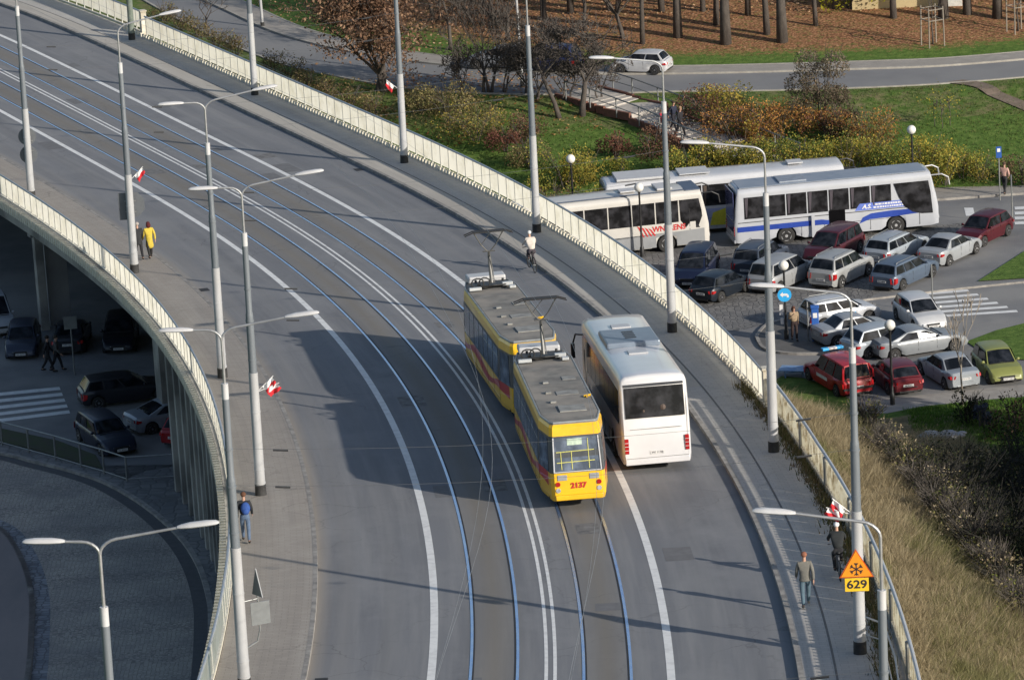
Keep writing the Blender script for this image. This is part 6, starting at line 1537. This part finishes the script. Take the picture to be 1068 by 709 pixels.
# --- tree with clinging brown leaves, and bare trees on the bank
tree('beech_tree','large spreading tree with clinging rusty brown leaves behind the bridge parapet','tree',G(399,95),10.5,.20,4,11,[(.30,.18,.115),(.22,.125,.08),(.38,.24,.15),(.15,.09,.06)],14000,.22,up=.22,spread=.72,first=.10,scatter=.42,k=(3,3),trunks=3)
tree('bare_tree','dark bare multi stemmed tree beside the upper road left of the tall white street pole','tree',G(508,97),6.0,.09,5,21,[(.16,.09,.06),(.10,.06,.045)],500,.12,first=.2,trunks=3,up=.5,spread=.45)
tree('bare_tree','gnarled bare dark tree leaning over the top of the garden staircase','tree',G(607,121),6.6,.17,5,33,None,0,first=.30,lean=(.14,0),up=.2,spread=.70,k=(2,4))
tree('bare_tree','bare dark tree leaning left beside the gnarled one by the staircase','tree',G(584,123),5.8,.13,5,34,None,0,first=.42,lean=(-.35,.1),up=.3,spread=.65,k=(2,4))
tree('bare_tree','small leafless tree between the bridge parapet and the upper road at top left','tree',G(216,35),3.4,.07,4,35,None,0,first=.3,up=.3,spread=.6,bark=M['bark'])
tree('bare_tree','thin leafless sapling on the grass in front of the silver saloon','tree',G(1004,424),4.3,.045,3,36,None,0,first=.45,up=.7,spread=.35,bark=M['wood'])
BT='bare trees crowding the wood edge at the top'
for i,(x,y,h) in enumerate([(470,52,7),(455,22,8),(530,42,7),(565,22,8),(610,32,8),(640,12,8),(505,12,8),(655,40,6)]):
    tree('bare_tree','one of the tangled bare brown trees crowding the wood edge above the parked road cars','tree',G(x,y),h,.12,5,50+i,[(.13,.07,.05),(.18,.09,.05)],420,.16,first=.25,up=.35,spread=.6,group=BT,trunks=1+i%2,bark=M['bark'])
# --- woodland trunks
WT=[(707,39,.30),(757,46,.36),(816,44,.36),(800,36,.22),(670,46,.17),(851,27,.16),(932,19,.22),(984,19,.34),(1009,15,.28),(1040,19,.32),(595,14,.24),(747,26,.2),(733,12,.18),(871,9,.2),(902,4,.22),(690,12,.22),(780,16,.2)]
rnd=random.Random(77)
for i in range(34): WT.append((rnd.uniform(430,1250),rnd.uniform(-75,2),rnd.uniform(.16,.33)))
for (x,y,r) in [(1110,30,.3),(1150,12,.34),(1105,8,.26),(1190,36,.3)]: WT.append((x,y,r))
WL={0:'woodland trunk closest behind the white hatchback on the upper road',1:'thick woodland trunk at top centre right of the white hatchback',2:'thickest dark trunk standing nearest the grass edge of the wood',3:'slimmer trunk just left of the thickest dark trunk in the wood',4:'thin crooked trunk directly above the white hatchback',5:'thin straight trunk in the middle of the leaf covered slope',7:'thick trunk between the ochre wall and the staked young trees',9:'thick trunk just left of the wooden stake frame at the right edge'}
wproto=[]
WT=[(x,y,r*.76) for x,y,r in WT]
for i,(x,y,r) in enumerate(WT):
    q=G(x,y); lab=WL.get(i,'one of the dark bare trunks standing in the leaf covered wood')
    if i<6 or not wproto:
        t=tree('woodland_tree',lab,'tree',q,13,r,3,100+i,None,0,first=.55,lean=(rnd.uniform(-.05,.05),0),up=.5,spread=.5,bark=M['bark'],group=None if i in WL else 'bare trunks in the wood'); wproto.append((t,r))
    else:
        pr,rr_=wproto[i%len(wproto)]; t=dup(pr,q,rnd.uniform(0,6),lab,None if i in WL else 'bare trunks in the wood'); 
        if i in WL and 'group' in t: del t['group']
        t.scale=(r/rr_,r/rr_,1) if .5<r/rr_<2 else (.8,.8,1)
shrub(886,9,2.3,2.4,[(.55,.50,.03),(.45,.45,.04),(.62,.55,.05)],'bright lemon yellow bush glowing inside the dark wood',n=900,size=.22)
tree('young_tree','whippy young tree inside the wooden stake frame','tree',G(973,46),3.6,.05,3,90,None,0,first=.4,up=.7,spread=.35)
tree('young_tree','whippy young tree inside the stake frame at the right edge','tree',G(1062,32),3.6,.05,3,91,None,0,first=.4,up=.7,spread=.35)
# --- shrubs on the bank
LB='low olive and brown shrubs on the bank left of the steps'
def sh(L_): 
    for a in L_: shrub(*a)
sh([(470,128,2.2,2.2,OLV,'broad olive brown shrub beneath the tall white street pole'),(440,118,1.5,1.6,OLV,'small olive shrub nearest the parapet beside the flagged pole'),
(497,147,2.0,2.0,OLV+YEL_[:1],'olive shrub flecked with yellow leaning over the parapet'),(528,158,1.2,1.3,RED,'reddish twiggy shrub just above the parapet left of the pole'),
(553,175,1.4,1.6,OLV,'twiggy olive shrub directly behind the catenary pole'),(545,150,1.3,1.5,BRN,'brown twiggy shrub left of the leaning bare tree'),
(590,198,1.9,2.3,GREENY,'loose yellow green shrub beside the left globe lamp'),(606,192,1.4,1.9,YEL_,'upright golden yellow shrub right of the left globe lamp'),
(575,215,1.4,1.3,BRN+GREENY,'small brownish green shrub at the foot of the left globe lamp'),(617,214,1.4,1.0,GREENY,'low green shrub at the tail of the longest coach'),
(643,166,1.0,1.5,RED,'small pinkish twiggy shrub alone on the lawn below the steps'),(679,165,1.6,1.6,RED+BRN,'round reddish brown shrub beside the steps and the child'),
(648,178,1.0,.8,GREENY,'very low yellow green shrub on the lawn above the longest coach'),
(740,130,1.9,2.0,BRN+RED,'dark maroon brown shrub right of the steps'),(762,126,1.6,2.1,YEL_,'bright golden shrub in front of the maroon one near the top of the lawn'),
(765,148,2.0,1.9,ORG+BRN,'wide rusty shrub below the bright golden one'),(788,150,1.3,1.7,YEL_+ORG,'mid yellow shrub between the two rusty ones'),
(812,146,1.9,2.1,ORG,'orange red shrub left of the tall leafless bush'),(835,140,1.4,1.6,ORG+OLV,'small orange olive shrub touching the tall leafless bush'),
(858,132,1.7,4.4,[(.20,.155,.115),(.26,.20,.14),(.15,.14,.09)],'tall narrow grey brown bush rising above all the other shrubs',7500),
(862,146,1.5,1.9,RED+ORG,'deep russet shrub at the foot of the tall narrow bush'),(884,147,1.2,1.9,DRK+BRN,'darkest brown shrub right of the russet one'),
(908,155,2.2,2.2,OLV+ORG,'broad tan shrub at the right end of the coloured thicket'),(1066,192,1.2,1.6,BRN+OLV,'brown shrub at the right edge behind the person in pink')])
HG='hedge of yellow green shrubs behind the coaches'
xs=np.linspace(705,962,15)
for i,x in enumerate(xs): shrub(x+RNG.uniform(-5,5),196-(x-705)*.012+RNG.uniform(-9,2),1.5+RNG.uniform(-.2,.4),2.3+RNG.uniform(-.3,.5),GREENY+(YEL_ if i%3 else GRN),'one of the yellow green hedge shrubs in a row behind the coaches',group=HG)
shrub(985,193,1.7,1.9,YEL_+GREENY,'large round golden green shrub right of the lawn globe lamp'); shrub(1004,186,1.3,1.5,GREENY,'medium green shrub between two golden ones by the far pavement'); shrub(1022,187,1.3,1.3,YEL_+OLV,'small golden shrub closest to the blue information sign')
for i,(x,y) in enumerate([(975,132),(983,134),(991,131)]):
    tree('planted_sapling','one of three tiny staked saplings on the open lawn','sapling',G(x,y),1.6,.02,1,200+i,[(.4,.32,.05)],60,.12,first=.6,group='tiny saplings on the lawn')
# dry weeds along the outside of the parapet at the top left
WG='dry weeds behind the upper parapet'
for i,(x,y) in enumerate([(172,22),(190,32),(208,40),(226,50),(246,58),(285,78),(305,86),(322,96),(345,104),(365,112),(390,122)]):
    shrub(x,y,1.2,1.3,OLV+[(.26,.19,.11),(.20,.14,.08)],'one of the dry brown weed clumps just behind the upper parapet',group=WG,n=700)
# dark thicket at the foot of the embankment
DG='dark leafless bushes at the foot of the embankment'
rg=np.random.default_rng(5); spots=[]
for k in range(400):
    x=rg.uniform(885,1150); y=rg.uniform(445,700)
    edge=470+(x-905)*1.15
    if y>edge-14-rg.uniform(0,8) or y>640: continue
    if y<462+max(0,min(30,(x-915)*.8)): continue
    if all((x-a)**2+((y-b_)*1.6)**2>15**2 for a,b_ in spots): spots.append((x,y))
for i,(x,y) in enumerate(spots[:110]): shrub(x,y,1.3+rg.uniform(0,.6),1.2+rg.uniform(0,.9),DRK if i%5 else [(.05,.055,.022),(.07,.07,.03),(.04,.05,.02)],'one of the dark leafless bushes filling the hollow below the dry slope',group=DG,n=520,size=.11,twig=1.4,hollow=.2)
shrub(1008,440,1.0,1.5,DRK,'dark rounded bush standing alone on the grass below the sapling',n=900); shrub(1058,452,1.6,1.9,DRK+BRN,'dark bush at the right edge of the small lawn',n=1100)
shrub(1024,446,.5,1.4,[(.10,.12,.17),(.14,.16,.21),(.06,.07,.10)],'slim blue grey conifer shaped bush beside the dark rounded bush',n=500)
# --- grasses
def blades(name,x,y,z,hgt,wid,cols,lean,k,rng,label,cat):
    n=len(x); x=np.repeat(x,k)+rng.normal(0,.07,n*k); y=np.repeat(y,k)+rng.normal(0,.07,n*k); z=np.repeat(z,k); h=np.repeat(hgt,k)*rng.uniform(.55,1.15,n*k); cc=np.repeat(cols,k,axis=0)*np.concatenate([np.repeat(rng.uniform(.75,1.25,(n*k,1)),3,1),np.ones((n*k,1))],1)
    a=rng.uniform(0,2*PI,n*k); w=wid*rng.uniform(.6,1.3,n*k); lx=(rng.normal(0,lean,n*k)+.18*np.sin(x*.8+y*.35))*h; ly=(rng.normal(0,lean,n*k)+.18*np.cos(x*.6-y*.3))*h
    p0=np.stack([x-np.cos(a)*w/2,y-np.sin(a)*w/2,z-.03],1); p1=np.stack([x+np.cos(a)*w/2,y+np.sin(a)*w/2,z-.03],1); p2=np.stack([x+lx,y+ly,z+h],1)
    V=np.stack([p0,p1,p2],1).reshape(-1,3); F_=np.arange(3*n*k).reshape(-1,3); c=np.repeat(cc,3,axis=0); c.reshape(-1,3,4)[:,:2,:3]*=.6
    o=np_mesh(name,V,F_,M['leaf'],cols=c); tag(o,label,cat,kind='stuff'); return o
# tall dry grass on the embankment
rg=np.random.default_rng(9); N=42000
s=rg.uniform(-8,69,N); off=10.95+rg.uniform(0,1,N)**.9*13.5
TH=np.interp(s,SARR,THARR); x=np.interp(s,SARR,XARR)+off*np.cos(TH); y=np.interp(s,SARR,YARR)+off*np.sin(TH); z=TZ(x,y)
lowz=z-zg(x,y); keep=(lowz>.12)
lot_ok=~((y>182)&(lowz<.15)); keep&=lot_ok; x,y,z,off=x[keep],y[keep],z[keep],off[keep]; n=len(x)
base=np.array([(.47,.385,.235),(.40,.33,.20),(.55,.46,.30),(.32,.265,.155)])[rg.integers(0,4,n)]
gm=(np.sin(x*.9+1.3)*np.sin(y*.33+.6)+.35*np.sin(x*2.3+y*.8))>.62; gm|=(x>13.6+(y-150)*.10)&(y<172)&(rg.random(n)<.45); base[gm]=base[gm]*.45+np.array((.17,.20,.05))*.6
base=np.concatenate([base,np.ones((n,1))],1)
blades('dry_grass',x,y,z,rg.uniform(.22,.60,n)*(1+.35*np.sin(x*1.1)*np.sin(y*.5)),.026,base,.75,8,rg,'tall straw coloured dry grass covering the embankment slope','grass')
# short lawn grass on the bank and islands
N=60000; x=rg.uniform(-34,44,N); y=rg.uniform(232,275,N); ok=(y>248.9-0.185*(x-3)+.2); x,y=x[ok],y[ok]
d=np.array([min(1e9,1e9)]) ; 
# keep off the upper road and its verge
RCx=np.array(smooth_pts([tuple(q) for q in RN],6)); 
RCx=RCx[np.argsort(RCx[:,0])]
def near_y(xx): return np.interp(xx,RCx[:,0],RCx[:,1])
ok=y<near_y(x)-.4; x,y=x[ok],y[ok]
SC=np.array([(c[0],c[1]) for c in cl]); dd=np.min(np.hypot(x[:,None]-SC[None,::4,0],y[:,None]-SC[None,::4,1]),axis=1); ok=dd>2.0; x,y=x[ok],y[ok]; n=len(x)
c=np.array([(.11,.19,.035),(.085,.155,.03),(.15,.23,.05),(.20,.22,.075)])[rg.integers(0,4,n)]; dryp=(np.sin(x*.5)*np.sin(y*.6+x*.2)>.35); c[dryp]=c[dryp]*.5+np.array((.13,.11,.05))*.5
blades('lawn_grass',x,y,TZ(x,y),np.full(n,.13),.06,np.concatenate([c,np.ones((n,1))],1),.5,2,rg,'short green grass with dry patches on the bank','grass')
# grass on the flat island by the parked row
pts=px((945,428),(1068,418),(1160,410),(1160,470),(1030,452),(960,445)); n=9000
pts=np.array(pts); x=rg.uniform(pts[:,0].min(),pts[:,0].max(),n); y=rg.uniform(pts[:,1].min(),pts[:,1].max(),n)
c=np.array([(.12,.24,.035),(.09,.18,.03),(.16,.27,.05)])[rg.integers(0,3,n)]
ok=y<np.interp(x,[g0(905,432)[0],g0(960,425)[0],g0(1068,414)[0],g0(1230,398)[0]],[g0(905,432)[1],g0(960,425)[1],g0(1068,414)[1],g0(1230,398)[1]])-.1; x,y,c=x[ok],y[ok],c[ok]; n=len(x)
blades('lawn_grass',x,y,TZ(x,y),np.full(n,.16),.05,np.concatenate([c,np.ones((n,1))],1),.5,3,rg,'bright short grass strip in front of the parked row','grass')
# weeds growing at the foot of the old balustrade, on the pavement side
N=2600; s=rg.uniform(-6,46,N); off=10.32-np.abs(rg.normal(0,.22,N)); P=np.array([tuple(D(a,b_,.15)) for a,b_ in zip(s,off)])
c=np.array([(.20,.16,.09),(.13,.12,.05),(.09,.11,.035),(.25,.2,.12)])[rg.integers(0,4,N)]
blades('kerb_weeds',P[:,0],P[:,1],P[:,2],rg.uniform(.08,.42,N),.04,np.concatenate([c,np.ones((N,1))],1),.4,4,rg,'dry weeds sprouting along the foot of the old balustrade','weeds')
# fallen leaves under the wood
N=75000; x=rg.uniform(-30,75,N); y=rg.uniform(279,335,N); 
RFx=np.array(smooth_pts([tuple(q) for q in RF],6)); RFx=RFx[np.argsort(RFx[:,0])]; fy_=np.interp(x,RFx[:,0],RFx[:,1]); ok=(y>fy_+2.6+rg.exponential(2.0,N)); x,y=x[ok],y[ok]; n=len(x)
c=pal([(.54,.31,.16),(.42,.22,.11),(.68,.47,.30),(.26,.14,.08),(.60,.37,.20)],n,.35,rg)
V_,F_,cc=leaf_quads(np.stack([x,y,TZ(x,y)+.04],1),.22,c,flat_=.6,aspect=.7,rng=rg); o=np_mesh('fallen_leaves',V_,F_,M['leaf'],cols=cc); tag(o,'rusty fallen leaves carpeting the wood floor','fallen leaves',kind='stuff')
N=2600; x=rg.uniform(-14,6,N); y=rg.uniform(258,272,N); c=pal([(.38,.17,.07),(.28,.14,.05),(.50,.33,.14)],N,.3,rg)
V_,F_,cc=leaf_quads(np.stack([x,y,TZ(x,y)+.05],1),.24,c,flat_=.6,rng=rg); o=np_mesh('fallen_leaves',V_,F_,M['leaf'],cols=cc); tag(o,'brown fallen leaves scattered on the grass below the beech tree','fallen leaves',kind='stuff')

# evergreen screen beyond the hollow (just outside the right edge), it keeps the hollow in shade
for i,(x,y,h) in enumerate([(24.5,149,10.2),(25.5,155,10.8),(26,161,11.2),(26.5,167,11.5),(27.5,173,11.3),(29,179,10.5),(30.5,185,9.5),(27,143,10),(31,163,11.8),(32,170,12),(33,177,11.5)]):
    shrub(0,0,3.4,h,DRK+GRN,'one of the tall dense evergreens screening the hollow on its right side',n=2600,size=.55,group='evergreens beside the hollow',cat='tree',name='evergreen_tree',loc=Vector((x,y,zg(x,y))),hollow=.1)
for i,(x,y,h) in enumerate([(562,104,4.6),(548,98,4.2),(478,98,3.6),(590,104,3.6),(628,104,3.4),(530,97,3.8)]):
    tree('bare_thicket','one of the tangled leafless small trees in front of the parked road cars','tree',G(x,y),h,.06,5,400+i,None,0,first=.14,up=.35,spread=.68,group='leafless tangle below the upper road',trunks=2,k=(2,3),bark=M['bark'])

EG='twiggy tan weeds along the lower edge of the dry slope'
for i,(x,y) in enumerate([(905,452),(915,470),(928,482),(942,498),(955,512),(968,525),(980,545),(996,560),(1010,578),(1024,596),(1040,612),(1054,632),(1066,650),(990,520),(1012,545),(1036,575)]):
    shrub(x,y,.8+RNG.uniform(0,.4),1.0+RNG.uniform(0,.7),[(.50,.40,.26),(.38,.30,.18),(.28,.26,.10),(.58,.48,.33)] if i%3 else [(.20,.22,.06),(.28,.26,.08),(.36,.30,.16)],'one of the twiggy tan weed clumps along the lower edge of the dry slope',group=EG,n=420,size=.10,twig=2.4,hollow=.1)
# ================================================================== LIGHT, SKY, CAMERA
w=bpy.data.worlds.new('World'); bpy.context.scene.world=w; w.use_nodes=True; nt=w.node_tree
sk=nt.nodes.new('ShaderNodeTexSky'); sk.sky_type='NISHITA'; sk.sun_disc=False; sk.sun_elevation=math.radians(20.8)
sund=Vector((14.65,-12.58,0)).normalized(); az=math.atan2(sund.x,sund.y)
sk.sun_rotation=az; sk.air_density=1.0; sk.dust_density=1.2; sk.ozone_density=1.2; sk.altitude=100
bg=nt.nodes['Background']; nt.links.new(sk.outputs[0],bg.inputs[0]); bg.inputs[1].default_value=.12
sd=bpy.data.lights.new('sun','SUN'); sd.energy=5.0; sd.angle=math.radians(.53); sd.color=(1,.92,.81)
so=bpy.data.objects.new('sun',sd); C.objects.link(so)
el=math.radians(20.8); dv=Vector((sund.x*math.cos(el),sund.y*math.cos(el),math.sin(el)))
so.rotation_euler=dv.to_track_quat('Z','Y').to_euler(); so.location=(40,100,80)
cd=bpy.data.cameras.new('camera'); cd.sensor_width=36; cd.lens=36*F/1068; cd.clip_start=1; cd.clip_end=8000
co=bpy.data.objects.new('camera',cd); C.objects.link(co)
right=Vector((1,0,0)); fw=Vector((0,cp,-sp)); up=Vector((0,sp,cp))
X=right*cr+up*sr; U=up*cr-right*sr
X=right*cr+ up*(-sr)*-1*-1 if False else right*cr - (-up)*0 + Vector((0,0,0))
# image x axis = cr*right - sr*down ; image down axis = sr*right + cr*down
down=-up; X=right*cr-down*sr; DN=right*sr+down*cr; U=-DN; Z=-fw
co.matrix_world=Matrix(((X.x,U.x,Z.x,0),(X.y,U.y,Z.y,0),(X.z,U.z,Z.z,CAMZ),(0,0,0,1)))
bpy.context.scene.camera=co
sc=bpy.context.scene; sc.view_settings.view_transform='Standard'; sc.view_settings.look='None'; sc.view_settings.exposure=0
sc.cycles.max_bounces=6
